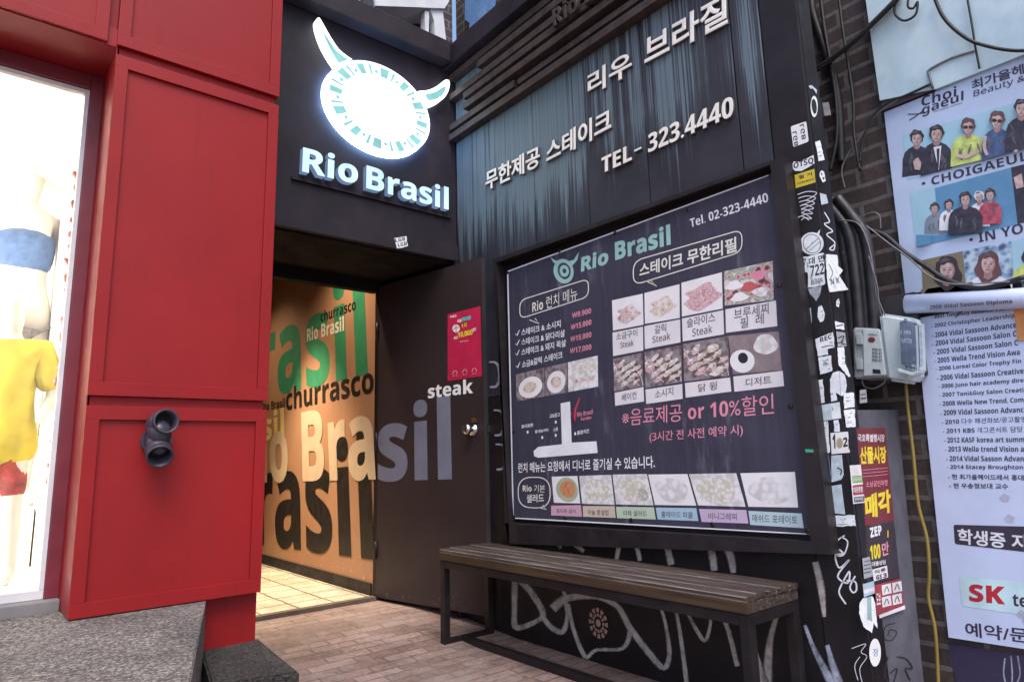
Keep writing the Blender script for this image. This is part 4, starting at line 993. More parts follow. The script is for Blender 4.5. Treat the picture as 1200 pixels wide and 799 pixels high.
# ------------------------------------------------------------------ bench
ben = thing('slatted_bench', 'long black steel bench with worn dark wooden slats under the menu banner', 'bench', (-.18, -1.12, 0))
WORN = mat('worn_pale_wood_edge', (.21, .18, .16), .6, .55, 7)
y0, y1, x0, x1, H = -.293, -1.948, -.337, -.035, .448
n = 5; gp = .010; wd = (x1-x0-(n-1)*gp)/n
for k in range(n):
    a = x0+k*(wd+gp); dz = random.uniform(-.0015, .0015)
    bm = box(bmesh.new(), (a, y0+random.uniform(-.004, .004), H-.018+dz), (a+wd, y1+random.uniform(-.006, .006), H+dz), .0045)
    for f in bm.faces:
        f.normal_update()
        if .15 < abs(f.normal.z) < .95 and abs(f.normal.y) < .5: f.material_index = 1
    obj('seat_slat', bm, [WOOD, WORN], ben)
obj('front_apron', bx((x0-.002, y0, H-.052), (x0+.018, y1, H-.0195), .003), APRON, ben)
obj('end_apron', bx((x0+.019, y1+.002, H-.052), (x1, y1+.02, H-.0195), .002), WOOD, ben)
obj('end_apron', bx((x0+.019, y0-.002, H-.052), (x1, y0-.02, H-.0195), .002), WOOD, ben)
T = .034
for yy in (y0-.001, y1+.001+T):
    for xx in (x0+.002, x1-T): obj('leg', bx((xx, yy, 0), (xx+T, yy-T, H-.054), .003), STEEL, ben)
    obj('foot_rail', bx((x0+.002+T+.0005, yy-.001, .0005), (x1-T-.0005, yy-T+.001, .032), .003), STEEL, ben)
    obj('top_rail', bx((x0+.002+T+.0005, yy-.001, H-.088), (x1-T-.0005, yy-T+.001, H-.054), .003), STEEL, ben)
obj('long_rail', bx((x0+.003, y0-T-.002, H-.088), (x0+.033, y1+T+.002, H-.054), .003), STEEL, ben)
obj('long_rail', bx((x1-.033, y0-T-.002, H-.088), (x1-.002, y1+T+.002, H-.054), .003), STEEL, ben)
obj('stretcher', bx((-.232, y0-T-.001, .001), (-.198, y1+T+.002, .033), .003), STEEL, ben)

# round ornament decal on the black wall under the bench
A = Art(PB, .0030, .0005); RO = mat('rosette_copper', (.45, .27, .22), .5, .2)
cz = N8((526, 338)); c = PB.hit(*cz[0])
for k in range(12):
    a = R(k*30)
    for rr_, hw, hh in ((.048, 9, .011), (.030, 10, .008)):
        ps = [(c[0]+(rr_+d*hh)*math.cos(a+R(e)), c[1]+(rr_+d*hh)*1.12*math.sin(a+R(e))) for d, e in ((-.7, -hw), (.7, -hw), (.7, hw), (-.7, hw))]
        A.st(ps, RO); A.off -= A.step
A.st([(c[0]+.014*math.cos(R(k*45)), c[1]+.016*math.sin(R(k*45))) for k in range(8)], RO)
tag(A.build('rosette_decal'), 'round copper coloured ornament decal on the black wall behind the bench', 'decal')

# ------------------------------------------------------------------ stickers on the pillar
def wtxt(s, a, b, c, m=INK, bo=.03): return lambda A: A.text(s, a, b, c, m, bo)
sticker('sticker', PB, P1((332, 242), (424, 211), (438, 330), (348, 363)), 'white rounded sticker with sideways black letters high on the pillar', WHITE,
        lambda A: (A.text('LGB', *P1((366, 268), (378, 352), (342, 276)), INK, .02), A.text('LGB', *P1((408, 225), (422, 312), (384, 235)), INK, .02)), round_=.12)
def otsq(A): A.text('OTSQ', *P1((350, 496), (467, 462), (348, 455)), BLUEINK, .03)
sticker('sticker', PB, P1((343, 462), (350, 446), (372, 450), (420, 432), (466, 408), (472, 458), (440, 478), (395, 502), (358, 502), (346, 490)), 'white die cut lettering sticker just above the yellow notice', WHITE, otsq)
YEL = mat('yellow_notice', (.62, .48, .03), .5, .12)
sticker('sticker', PB, P1((355, 526), (471, 489), (478, 568), (362, 603)), 'yellow removal notice sticker with black Korean letters', YEL, lambda A: (A.text('철 거', *P1((378, 552), (458, 528), (376, 530)), INK, .03), A.text('이 광고물은 불법 입니다', *P1((372, 582), (470, 553), (371, 570)), INK, .02)))
def cat_badge(A):
    A.ell(P2, (187, 384), 38, 42, GINK, -20); A.ell(P2, (187, 384), 35, 39, PAPER, -20); A.line(P2((160, 410), (215, 360)), .8, GINK); A.line(P2((175, 415), (222, 375)), .6, GINK)
sticker('sticker', PB, P2(*[(187+50*math.cos(a)*(1), 383+48*math.sin(a)) for a in [2*math.pi*k/26-.9 for k in range(26)]]+[(222, 322)]), 'round white badge sticker with one pointed ear', PAPER, cat_badge)
sticker('sticker', PB, P2((146, 441), (164, 438), (168, 505), (150, 508)), 'narrow white scrap with a blue letter left of the number notice', PAPER, wtxt('7', *P2((150, 480), (162, 478), (149, 448)), BLUEINK))
sticker('sticker', PB, P2((165, 438), (238, 422), (243, 556), (172, 576)), 'torn white paper notice printed with a large number', PAPER, lambda A: (A.text('대 면', *P2((174, 474), (240, 458), (173, 445)), INK, .03), A.text('722', *P2((180, 525), (240, 512), (178, 478)), INK, .02), A.text('BUSAN', *P2((184, 560), (232, 547), (183, 540)), GINK, .02)))
sticker('sticker', PE, P2((246, 428), (294, 432), (300, 480), (318, 498), (302, 518), (342, 578), (262, 590), (250, 520)), 'torn crumpled white paper wrapped round the pillar edge', PAPER, lambda A: (A.line(P2((258, 470), (275, 505), (262, 540)), .9, GINK), A.text('N K', *P2((268, 560), (305, 550), (266, 535)), GINK, .03)))
sticker('sticker', PB, P2((168, 570), (228, 566), (222, 600), (205, 628), (192, 610), (180, 600)), 'ragged grey scrap hanging below the number notice', mat('grey_scrap', (.36, .37, .4), .6, .3, 60))
sticker('sticker', PB, P2((215, 650), (228, 645), (243, 680), (236, 712), (222, 718), (212, 695)), 'small white angular scrap under the ragged grey one', PAPER)
sticker('sticker', PB, P2((172, 665), (182, 655), (187, 700), (185, 748), (174, 748), (166, 705)), 'thin pale blue leaf shaped scrap at the pillar left edge', mat('pale_blue_scrap', (.4, .5, .58), .6, .2, 40))
sticker('sticker', PB, P3((128, 62), (205, 32), (212, 100), (180, 105), (185, 128), (140, 135)), 'white label with black scrawl, upper one of the lower pillar labels', PAPER, lambda A: (A.text('REC', *P3((150, 78), (200, 60), (148, 58)), INK, .03), A.line(P3((155, 98), (190, 90), (205, 92)), .9, INK)))
sticker('sticker', PB, P3((140, 140), (195, 132), (202, 200), (150, 212)), 'plain white square label below the scrawled label', PAPER)
sticker('sticker', PB, P3((133, 240), (160, 235), (170, 332), (142, 338)), 'tall narrow blank white label left of the white oval', PAPER)
sticker('sticker', PE, P3((222, 100), (252, 95), (256, 165), (280, 220), (272, 225), (228, 175)), 'white torn tag bending along the pillar edge above the oval', PAPER)
sticker('sticker', PB, P3((190, 235), (205, 205), (232, 198), (255, 215), (262, 260), (256, 298), (240, 305), (215, 290), (222, 322), (196, 328)), 'large cracked white oval label on the pillar', PAPER, lambda A: A.line(P3((232, 200), (236, 300)), .7, mat('crease_blue', (.35, .45, .55), .6)))
sticker('sticker', PB, P3((142, 345), (232, 330), (240, 400), (148, 412)), 'pale blue and white wide label under the cracked oval', mat('pale_blue_label', (.5, .58, .64), .55, .2, 40), lambda A: A.poly(P3((195, 338), (232, 332), (238, 398), (200, 404)), PAPER))
sticker('sticker', PE, P3((248, 292), (292, 290), (296, 352), (252, 358)), 'small upper white label on the pillar end face', PAPER)
sticker('sticker', PE, P3((250, 364), (296, 360), (300, 434), (260, 440)), 'small lower white label on the pillar end face', PAPER)
sticker('sticker', PB, P3((157, 415), (182, 412), (192, 545), (165, 552)), 'tall blank white strip left of the black numbered label', PAPER)
sticker('sticker', PB, P3((207, 408), (228, 405), (233, 455), (210, 458)), 'small white scrap on top of the black numbered label', PAPER)
def np_(A): A.text('1', *P3((203, 530), (215, 527), (201, 470)), INK, .04); A.text('2p', *P3((248, 535), (290, 528), (246, 482)), INK, .04); A.ell(P3, (232, 505), 14, 22, mat('gold_smudge', (.4, .33, .2), .6), n=14)
sticker('sticker', PB, P3((193, 462), (268, 456), (276, 545), (198, 552)), 'white label with bold black characters across the pillar', WHITE, np_)
sticker('sticker', PB, P3((155, 556), (185, 550), (200, 655), (188, 670), (165, 640)), 'dark blue torn sticker at the left of the lower pillar', mat('blue_torn', (.12, .16, .28), .5, .3, 60))
sticker('sticker', PB, P3((196, 558), (242, 555), (250, 640), (240, 660), (198, 672)), 'pale blue smudged sticker right of the dark blue one', mat('pale_blue_label', (.5, .58, .64), .55, .2, 40), lambda A: A.line(P3((222, 610), (240, 620), (235, 640)), 1.5, INK))
sticker('sticker', PB, P3((182, 690), (240, 680), (252, 775), (256, 808), (192, 802)), 'faded bluish torn poster scrap low on the pillar', mat('pale_blue_label', (.5, .58, .64), .55, .2, 40))
sticker('sticker', PB, P4((190, 88), (298, 84), (302, 130), (194, 136)), 'white wide strip above the white marker scribble', PAPER)
sticker('sticker', PE, P4((318, 460), (335, 440), (375, 432), (388, 470), (395, 570), (378, 545), (372, 590), (335, 560), (318, 510)), 'torn white shield shaped sticker below the poster stack', PAPER, lambda A: A.poly(P4((350, 438), (368, 434), (372, 540), (352, 530)), mat('pale_teal_stripe', (.3, .42, .44), .55)))
sticker('sticker', PE, P4(*[(385+25*math.cos(a), 672+60*math.sin(a)) for a in [2*math.pi*k/24 for k in range(24)]]), 'white oval sticker with a blue mark near the bottom', WHITE, lambda A: A.text('정', *P4((375, 690), (397, 688), (375, 655)), mat('light_blue_ink', (.15, .35, .55), .5), .02))
def ringst(A): A.ell(P1, (470, 124), 15, 45, DARK, -6, n=20)
sticker('sticker', PE, P1(*[(470+21*math.cos(a)+3*math.sin(a)*0, 125+62*math.sin(a)) for a in [2*math.pi*k/24 for k in range(24)]]), 'white ring shaped sticker topmost on the pillar end face', PAPER, ringst)
sticker('sticker', PE, P1((437, 5), (455, 0), (486, 28), (484, 52), (462, 20), (448, 22)), 'pale blue cut out sticker above the white ring', mat('pale_blue_label', (.5, .58, .64), .55, .2, 40))
sticker('sticker', PE, P1((475, 330), (505, 322), (530, 438), (496, 443)), 'blank pale tag on the pillar end face beside the rounded sticker', PAPER)
sticker('sticker', PE, P1((500, 520), (514, 496), (530, 510), (538, 560), (520, 570), (508, 548)), 'small white sticker with dark dots on the pillar end face', PAPER, lambda A: (A.ell(P1, (514, 520), 4, 8, INK, n=8), A.ell(P1, (524, 545), 5, 8, INK, n=8)))
sticker('sticker', PE, P1((502, 630), (540, 640), (552, 690), (512, 700)), 'crumpled light blue sticker on the pillar end face', mat('pale_blue_label', (.5, .58, .64), .55, .2, 40))
sticker('sticker', PE, P2((290, 628), (300, 616), (306, 632), (302, 655), (292, 650)), 'tiny white oval on the end face under the crumpled paper', PAPER)
sticker('sticker', PE, P2((284, 712), (325, 722), (326, 750), (288, 745)), 'white and grey scrap on the end face by the meter box', PAPER, lambda A: A.line(P2((290, 735), (320, 728)), 1.5, GINK))
sticker('sticker', PE, P3((218, 30), (255, 35), (262, 92), (225, 95)), 'dark scribbled sticker on the end face left of the meter box', mat('grey_scrap', (.36, .37, .4), .6, .3, 60), lambda A: (A.line(P3((225, 60), (250, 50), (240, 80), (258, 85)), 1.5, INK), A.line(P3((222, 80), (250, 72)), 1.2, INK)))
bm = bmesh.new(); q = [PB.hit(u, v, .061) for u, v in P3((86, 530), (120, 532), (121, 545), (88, 545))]; prism(bm, PB, q, .0605, .062); tag(obj('tape_strip', bm, mat('green_tape', (.05, .35, .24), .5)), 'small green tape strip on the right side of the banner frame', 'tape')

# ------------------------------------------------------------------ grey side panel with notices beyond the pillar
gp_ = [PE.hit(u, v) for u, v in ((1000, 480), (1052, 480), (1085, 830), (1018, 860))]; gp_[3] = (.1065, 0); gp_[0] = (.1065, gp_[0][1]); gp_[2] = (gp_[2][0], 0)
GREY = mat('grey_blue_cement', (.085, .083, .105), .8, .3, 9, bumpy=.5, fine=60)
bm = bmesh.new(); prism(bm, PE, gp_, -.05, 0); pan = obj('utility_panel', bm, GREY); tag(pan, 'grey cement side panel covered with notices, between pillar and brick wall', 'panel')
A = Art(PE, .001, .0005); GI = mat('graffiti_black', (.02, .018, .025), .6)
A.line(P4((470, 545), (430, 560), (425, 610), (455, 620), (478, 585), (450, 575), (440, 600)), 1.1, GI); A.line(P4((440, 690), (425, 760), (440, 800)), 1.6, GI); A.line(P4((480, 690), (520, 700), (545, 740), (515, 740), (535, 790)), 1.5, GI); A.line(P4((465, 800), (480, 740), (450, 760)), 1.2, GI); A.build('graffiti', pan)
NR = mat('notice_dark_red', (.17, .022, .028), .5, .15); NY = mat('notice_yellow', (.75, .58, .03), .5); NW = mat('notice_white', (.7, .68, .7), .5)
def n1(A):
    A.text('국호특별행시장', *P3((309, 500), (424, 500), (309, 466)), NW, .03); A.text('산물시장', *P3((320, 596), (432, 590), (318, 520)), NY, .05)
    for k in range(3): A.line(P3((330, 620+k*14), (438, 610+k*14)), .6, PINK)
    A.text('소상공인마켓', *P3((345, 695), (437, 686), (344, 668)), PINK, .02)
    A.text('매각', *P4((345, 108), (455, 72), (340, 2)), NY, .06)
sticker('notice_poster', PE, P3((303, 442), (426, 440))+P4((466, 108), (343, 132)), 'dark red market notice with big yellow Korean letters on the grey panel', NR, n1, .0012, 'poster', 'notices on the grey panel')
def n2(A):
    A.text('ZEP', *P4((366, 182), (415, 168), (362, 140)), NW, .05); A.text('100', *P4((366, 278), (410, 268), (362, 215)), NY, .05); A.text('만', *P4((415, 262), (445, 252), (413, 205)), PINK, .03); A.text('대출상담', *P4((372, 305), (432, 294), (371, 285)), NW, .03)
    A.line(P4((440, 150), (440, 180)), 1.2, NY)
sticker('notice_poster', PE, P4((346, 136), (466, 112), (492, 360), (352, 400)), 'near black loan notice with yellow number below the red market notice', mat('notice_black', (.035, .022, .03), .5), n2, .0012, 'poster', 'notices on the grey panel')
sticker('notice_poster', PE, P4((330, 270), (362, 262), (378, 345), (338, 358)), 'small grey text notice at the left below the black loan notice', mat('notice_grey', (.33, .34, .38), .5), lambda A: [A.line(P4((337, 285+k*16), (364+k, 278+k*16)), .9, INK) for k in range(4)], .0065, 'poster', 'notices on the grey panel')
sticker('notice_poster', PE, P4((372, 318), (436, 300), (441, 350), (380, 368)), 'small white notice with red and black lettering on the grey panel', NW, lambda A: (A.text('직통', *P4((382, 338), (432, 324), (381, 322)), INK, .03), A.text('GS', *P4((390, 362), (415, 356), (389, 342)), BLUEINK, .05), A.text('3', *P4((420, 354), (436, 350), (419, 334)), NR, .05)), .0060, 'poster', 'notices on the grey panel')
sticker('notice_poster', PE, P4((332, 380), (380, 366), (386, 418), (338, 436)), 'pale blue and white notice left of the red grid notice', mat('notice_pale_blue', (.36, .5, .6), .5), lambda A: A.poly(P4((336, 405), (382, 392), (384, 408), (338, 422)), NW), .0060, 'poster', 'notices on the grey panel')
def n3(A):
    for i in range(2):
        for j in range(2): A.poly(P4((413+i*45, 385+j*52-i*10), (452+i*45, 376+j*52-i*10), (456+i*45, 418+j*52-i*10), (417+i*45, 428+j*52-i*10)), NW); A.off -= A.step
    A.off += .0005
    for i in range(2):
        for j in range(2): A.line(P4((425+i*45, 415+j*52-i*10), (435+i*45, 390+j*52-i*10), (445+i*45, 412+j*52-i*10)), 1.0, GINK)
    A.text('도보', *P4((392, 470), (410, 466), (390, 420)), NW, .03)
    A.poly(P4((402, 512), (512, 470), (514, 486), (404, 526)), NW)
sticker('notice_poster', PE, P4((382, 385), (494, 355), (512, 490), (394, 518)), 'red notice with a grid of four white pictures, lowest on the panel', mat('notice_red', (.3, .035, .05), .5), n3, .0066, 'poster', 'notices on the grey panel')
def n4(A):
    A.poly(P3((285, 645), (328, 642), (330, 672), (288, 676)), mat('notice_green', (.2, .4, .1), .5)); A.poly(P3((288, 685), (332, 680), (336, 722), (291, 727)), mat('notice_red', (.3, .035, .05), .5)); A.poly(P3((293, 735), (336, 730), (338, 752), (295, 757)), BLUEINK)
    A.text('오토바이', *P3((289, 670), (326, 667), (288, 650)), NW, .02); A.text('대은종합', *P3((293, 718), (332, 713), (291, 692)), NW, .03); A.text('연락바람', *P3((297, 753), (334, 748), (296, 738)), NW, .02)
sticker('notice_poster', PE, P3((275, 600), (322, 596), (340, 758), (290, 764)), 'narrow white notice with green, red and blue bars beside the market notice', NW, n4, .0060, 'poster', 'notices on the grey panel')
sticker('notice_poster', PE, P3((318, 280), (345, 276), (350, 332), (318, 336)), 'small grey and red card below the meter box', mat('notice_grey', (.33, .34, .38), .5), lambda A: (A.line(P3((322, 300), (342, 297)), 1.5, NR), A.line(P3((322, 316), (345, 313)), 1.5, INK)), .0030, 'poster', None)

# ------------------------------------------------------------------ brick wall beyond, posters
bw = thing('brick_wall', 'old dark brown brick wall beyond the pillar, behind cables and posters', 'wall', (XP+.1, -2, 0))
obj('brick_face', bx((XP+.001, .62, 0), (XP+.25, -6, 6)), BRICKX, bw)
gb = thing('brick_gable', 'brick upper storey rising behind the dark coping', 'building', (-1, .75, 3))
obj('brick_face', bx((-3.5, .67, 3.0), (XP, .9, 6)), BRICKY, gb)
obj('roof_deck', bx((WL_, .2, 3.30), (.1, .669, 3.33)), DARK, rest)
obj('roof_edge', bx((.11, .6, 3.2), (XP, -1.5, 3.22)), BLACK, rest)
# things above the coping: a pale box on a bracket, and a blue pane
PG = Plane((0, .45, 0), (1, 0, 0)); C8 = Z(400, 0, 4)
ac = thing('wall_unit', 'white metal unit on a bracket above the coping', 'appliance', (-.33, .5, 3.4))
AW = mat('white_enamel', (.66, .68, .72), .4, .08)
def pr(pl, px, o0, o1): return prism(bmesh.new(), pl, [pl.hit(u, v, o1) for u, v in px], o0, o1)
obj('housing', pr(PG, C8((150, -90), (500, -60), (505, 8), (485, 40), (160, 28)), -.2, .02), AW, ac)
obj('bracket', pr(PG, C8((415, 42), (475, 45), (494, 214), (440, 200), (436, 100)), -.06, .0), AW, ac)
obj('bracket', pr(PG, C8((392, 50), (412, 56), (410, 180), (394, 176)), -.06, .0), AW, ac)
bm = bmesh.new(); tube(bm, [PG.at(PG.hit(*q), -.03) for q in C8((76, -30), (80, 20), (84, 40))], .012, 8); obj('pipe', bm, AW, ac)
obj('grille', pr(PG, C8((100, -10), (150, -5), (155, 30), (100, 22)), -.05, .0), mat('grille_dark_blue', (.03, .035, .06), .5), ac)
bp = bmesh.new(); prism(bp, PW, [PW.hit(u, v, .05) for u, v in C8((580, -60), (704, -60), (700, 88), (598, 172), (600, 108), (578, 92))], .01, .05)
tag(obj('window_pane', bp, mat('blue_frosted_pane', (.12, .24, .45), .3, .15)), 'blue frosted window pane in the brick wall above the coping', 'window')

# posters on the brick wall
Q1 = Z(900, 0, 3.993); Q2 = Z(1050, 100, 3.193); Q3 = Z(1060, 340, 3.329); Q4 = Z(1060, 570, 3.486)
OP = .02
PBG = mat('pale_lilac_poster', (.45, .54, .74), .45, .08, 5); BLU1 = mat('photo_sky_blue', (.33, .55, .68), .45, .08); BLU2 = mat('photo_deep_blue', (.10, .26, .45), .45, .15)
SKIN_ = mat('photo_skin', (.52, .37, .36), .5, .2, 60); HAIR_ = mat('photo_dark_hair', (.03, .022, .03), .5, .2); SUIT = mat('photo_dark_suit', (.03, .024, .045), .5, .6, 45); YLW = mat('photo_lime_yellow', (.5, .58, .16), .5, .3, 45); NAVY = mat('photo_navy_dress', (.05, .09, .2), .5, .45, 45); AUB = mat('photo_auburn_hair', (.13, .05, .06), .5, .2); WHT = mat('photo_white', (.68, .68, .74), .5); OLIVE = mat('photo_olive', (.2, .16, .1), .5, .15)
salon = thing('salon_poster', 'large pale hair salon poster with rows of people photographs', 'poster', (XP-.02, -2.5, 1.4))
def ext(a, b, k): return (a[0]+(b[0]-a[0])*k, a[1]+(b[1]-a[1])*k)
tl, tr, bl, br = (1036, 132), ext((1036, 132), (1200, 66), 1.75), (1061, 345), ext((1061, 345), (1200, 322), 1.75)
obj('poster_sheet', pr(PW, (tl, tr, br, bl), OP-.004, OP), PBG, salon)
obj('top_rail', pr(PW, ((1032, 122), (tr[0], tr[1]-13), (tr[0], tr[1]-5), (1034, 130)), OP-.01, OP+.012), mat('dark_rail', (.05, .03, .05), .5), salon)
def pa(off=OP+.0008): return Art(PW, off, .00018)
LIN = mat('poster_purple_ink', (.035, .022, .05), .5)
A = pa(); A.text('Choi', *Q1((718, 500), (882, 452), (718, 452)), LIN, .02); A.text('gaeul', *Q1((720, 550), (915, 482), (720, 495)), LIN, .02); A.line(Q1((655, 535), (690, 535), (722, 530)), 1.1, LIN, smooth=False); A.line(Q1((662, 563), (690, 545), (722, 522)), 1.1, LIN, smooth=False)
A.text('hair beauty academy', *Q1((775, 528), (910, 485), (775, 521)), LIN, .02)
A.build('salon_emblem', salon); A = pa(); A.text('최가을헤어드레서', *Q1((955, 424), (1480, 256), (950, 378)), LIN, .03); A.text('Beauty & Design', *Q1((962, 464), (1430, 315), (962, 425)), LIN, .005); A.build('title_lettering', salon); A = pa()
A.text('• CHOIGAEUL HAIR', *Q2((98, 384), (700, 226), (95, 353)), LIN, .016); A.build('row_heading', salon); A = pa(); A.text('• IN YOUR HAIR', *Q2((276, 596), (760, 492), (272, 560)), LIN, .016); A.build('row_heading', salon)
SKD = mat('photo_skin_in_half_tone', (.33, .20, .19), .5, .25, 50); LIPS = mat('photo_lips', (.35, .1, .13), .5); HAIRL = mat('photo_hair_sheen', (.11, .08, .09), .5, .3, 60)
FOLD = m_spray('photo_cloth_folds', (.16, .16, .2), .45)
def person_print(A, zf, x, y, r, hair, top, glasses=False, wide=1.0, arms=None, long=False, bot=None):
    """printed half figure: torso, neck, head, hair"""
    rg = random.Random(int(x*7+y)); tl_ = rg.uniform(-.25, .25)
    def T(*ps): return zf(*[(x+(px_-x)*math.cos(tl_*.5)-(py_-y)*math.sin(tl_*.5), y+(px_-x)*math.sin(tl_*.5)+(py_-y)*math.cos(tl_*.5)) for px_, py_ in ps])
    bl_ = (lambda q: min(y+6.0*r, bot(q))) if bot else (lambda q: y+5.6*r)
    A.poly(zf((x-2.3*r*wide, bl_(x-2.3*r*wide)), (x-2.2*r*wide, y+3.2*r), (x-1.9*r*wide, y+2.2*r), (x-1.3*r*wide, y+1.6*r), (x-.5*r, y+1.15*r), (x+.5*r, y+1.1*r), (x+1.4*r*wide, y+1.5*r), (x+1.95*r*wide, y+2.1*r), (x+2.25*r*wide, y+3.1*r), (x+2.2*r*wide, bl_(x+2.2*r*wide))), top)
    for k in range(4):
        fx = x+rg.uniform(-1.6, 1.5)*r*wide; fy = y+rg.uniform(2.0, 3.4)*r
        A.line(zf((fx, fy), (fx+rg.uniform(-.4, .4)*r, fy+.9*r), (fx+rg.uniform(-.7, .7)*r, fy+1.8*r)), [.3*r*.3, .55*r*.3, .2*r*.3], FOLD)
    if long: A.poly(T(*[(x+(1.4+.18*math.sin(5*a))*r*math.cos(a), y+.4*r+(1.75+.15*math.sin(4*a))*r*math.sin(a)) for a in [2*math.pi*k/30 for k in range(30)]]), hair)
    A.poly(zf((x-.4*r, y+.5*r), (x+.4*r, y+.5*r), (x+.48*r, y+1.4*r), (x, y+1.75*r), (x-.5*r, y+1.5*r)), SKD)
    A.poly(T(*[(x+(1.08+.10*math.sin(7*a+x))*r*math.cos(a), y-.3*r+(1.1+.1*math.sin(5*a+y))*r*math.sin(a)) for a in [2*math.pi*k/28 for k in range(28)]]), hair)
    face = [(x+.78*r*math.cos(a)*(1-.18*max(0, math.sin(a))), y+.08*r+1.02*r*math.sin(a)) for a in [2*math.pi*k/24 for k in range(24)]]
    A.poly(T(*face), SKD); A.poly(T(*[(x-.1*r+(p[0]-x)*.82, y-.02*r+(p[1]-y)*.94) for p in face]), SKIN_)
    A.poly(T(*[(x+1.0*r*math.cos(a), y-.5*r+.8*r*math.sin(a)) for a in [math.pi+math.pi*k/14 for k in range(15)]]+[(x+.86*r, y-.2*r), (x+.62*r, y-.62*r), (x+.1*r, y-.74*r), (x-.3*r, y-.52*r), (x-.66*r, y-.58*r), (x-.86*r, y-.15*r)]), hair)
    A.line(T((x-.7*r, y-.75*r), (x-.2*r, y-1.05*r), (x+.4*r, y-.95*r)), [.1, .12*r, .1], HAIRL)
    for sx_ in (-1, 1):
        if glasses: A.poly(T(*[(x+sx_*.38*r+.36*r*math.cos(a), y+.26*r*math.sin(a)+.05*r) for a in [2*math.pi*k/12 for k in range(12)]]), INK)
        else:
            A.poly(T(*[(x+sx_*.32*r+.15*r*math.cos(a), y+.02*r+.06*r*math.sin(a)) for a in [2*math.pi*k/8 for k in range(8)]]), HAIRL if r < 30 else INK); A.line(T((x+sx_*.16*r, y-.2*r), (x+sx_*.5*r, y-.2*r)), .035*r, SKD)
    A.line(T((x+.05*r, y+.05*r), (x+.12*r, y+.33*r), (x-.06*r, y+.37*r)), .035*r, SKD)
    A.line(T((x-.27*r, y+.62*r), (x, y+.66*r), (x+.25*r, y+.6*r)), .032*r, LIPS)
B1 = lambda q: 354-.265*(q-42)
B2 = lambda q: 604-.226*(q-75)
A = pa(); A.poly(Q2((26, 190), (479, 55), (760, -25), (760, 163), (42, 354)), BLU1)
person_print(A, Q2, 78, 200, 24, HAIR_, SUIT, bot=B1); A.poly(Q2((63, 285), (82, 270), (96, 290), (90, 318), (70, 315)), SKIN_)
person_print(A, Q2, 152, 184, 26, HAIR_, SUIT, bot=B1); A.poly(Q2((140, 232), (170, 226), (160, 320)), WHT); A.poly(Q2((152, 238), (163, 236), (160, 312), (154, 300)), SUIT)
person_print(A, Q2, 270, 156, 25, AUB, YLW, True, 1.15, bot=B1); A.line(Q2((228, 262), (260, 268), (310, 245)), 4, SKIN_)
person_print(A, Q2, 378, 132, 27, AUB, NAVY, True, .95, bot=B1); A.line(Q2((335, 190), (330, 230), (342, 262)), 4, SKIN_); A.line(Q2((428, 180), (445, 215), (448, 250)), 4, SKIN_)
person_print(A, Q2, 470, 88, 27, HAIR_, SUIT, bot=B1); person_print(A, Q2, 560, 70, 26, HAIR_, NAVY, bot=B1)
A.build('printed_photo', salon)
A = pa(); A.poly(Q2((52, 402), (430, 308), (455, 520), (75, 606)), BLU1); A.poly(Q2((145, 385), (430, 308), (455, 520), (78, 606), (75, 560), (160, 560)), BLU2)
person_print(A, Q2, 145, 462, 17, HAIR_, mat('photo_grey_top', (.2, .24, .3), .5)); person_print(A, Q2, 198, 448, 16, HAIR_, WHT, bot=B2); person_print(A, Q2, 312, 420, 18, WHT, WHT, bot=B2); person_print(A, Q2, 352, 412, 19, HAIR_, mat('photo_red_print', (.4, .06, .1), .5, .5, 60)); person_print(A, Q2, 260, 428, 22, HAIR_, SUIT, False, 1.3, bot=B2)
A.poly(Q2((80, 562), (132, 560), (130, 592), (78, 604)), BLU2); A.build('printed_photo', salon)
A = pa(); A.poly(Q2((430, 308), (760, 226), (770, 440), (455, 520)), SUIT); A.poly(Q2((440, 345), (470, 330), (478, 380), (450, 388)), SKIN_); A.build('printed_photo', salon)
A = pa(); A.poly(Q2((95, 655), (250, 620), (262, 745), (100, 770)), OLIVE); person_print(A, Q2, 192, 690, 36, HAIR_, OLIVE, False, 1.2, None, True, lambda q: 764-.154*(q-100)); A.build('printed_photo', salon)
A = pa(); A.poly(Q2((252, 620), (430, 582), (440, 740), (264, 780)), m_food('photo_blue_foliage', [(.05, .08, .15), (.2, .32, .48), (.45, .55, .66)], 50, 4)); person_print(A, Q2, 345, 668, 34, AUB, WHT, False, 1.2, None, True, lambda q: 774-.227*(q-264)); A.build('printed_photo', salon)
A = pa(); A.poly(Q2((432, 582), (700, 525), (715, 690), (442, 738)), BLU1); person_print(A, Q2, 520, 620, 34, HAIR_, YLW, False, 1.2, None, True, lambda q: 734-.19*(q-442)); A.build('printed_photo', salon)

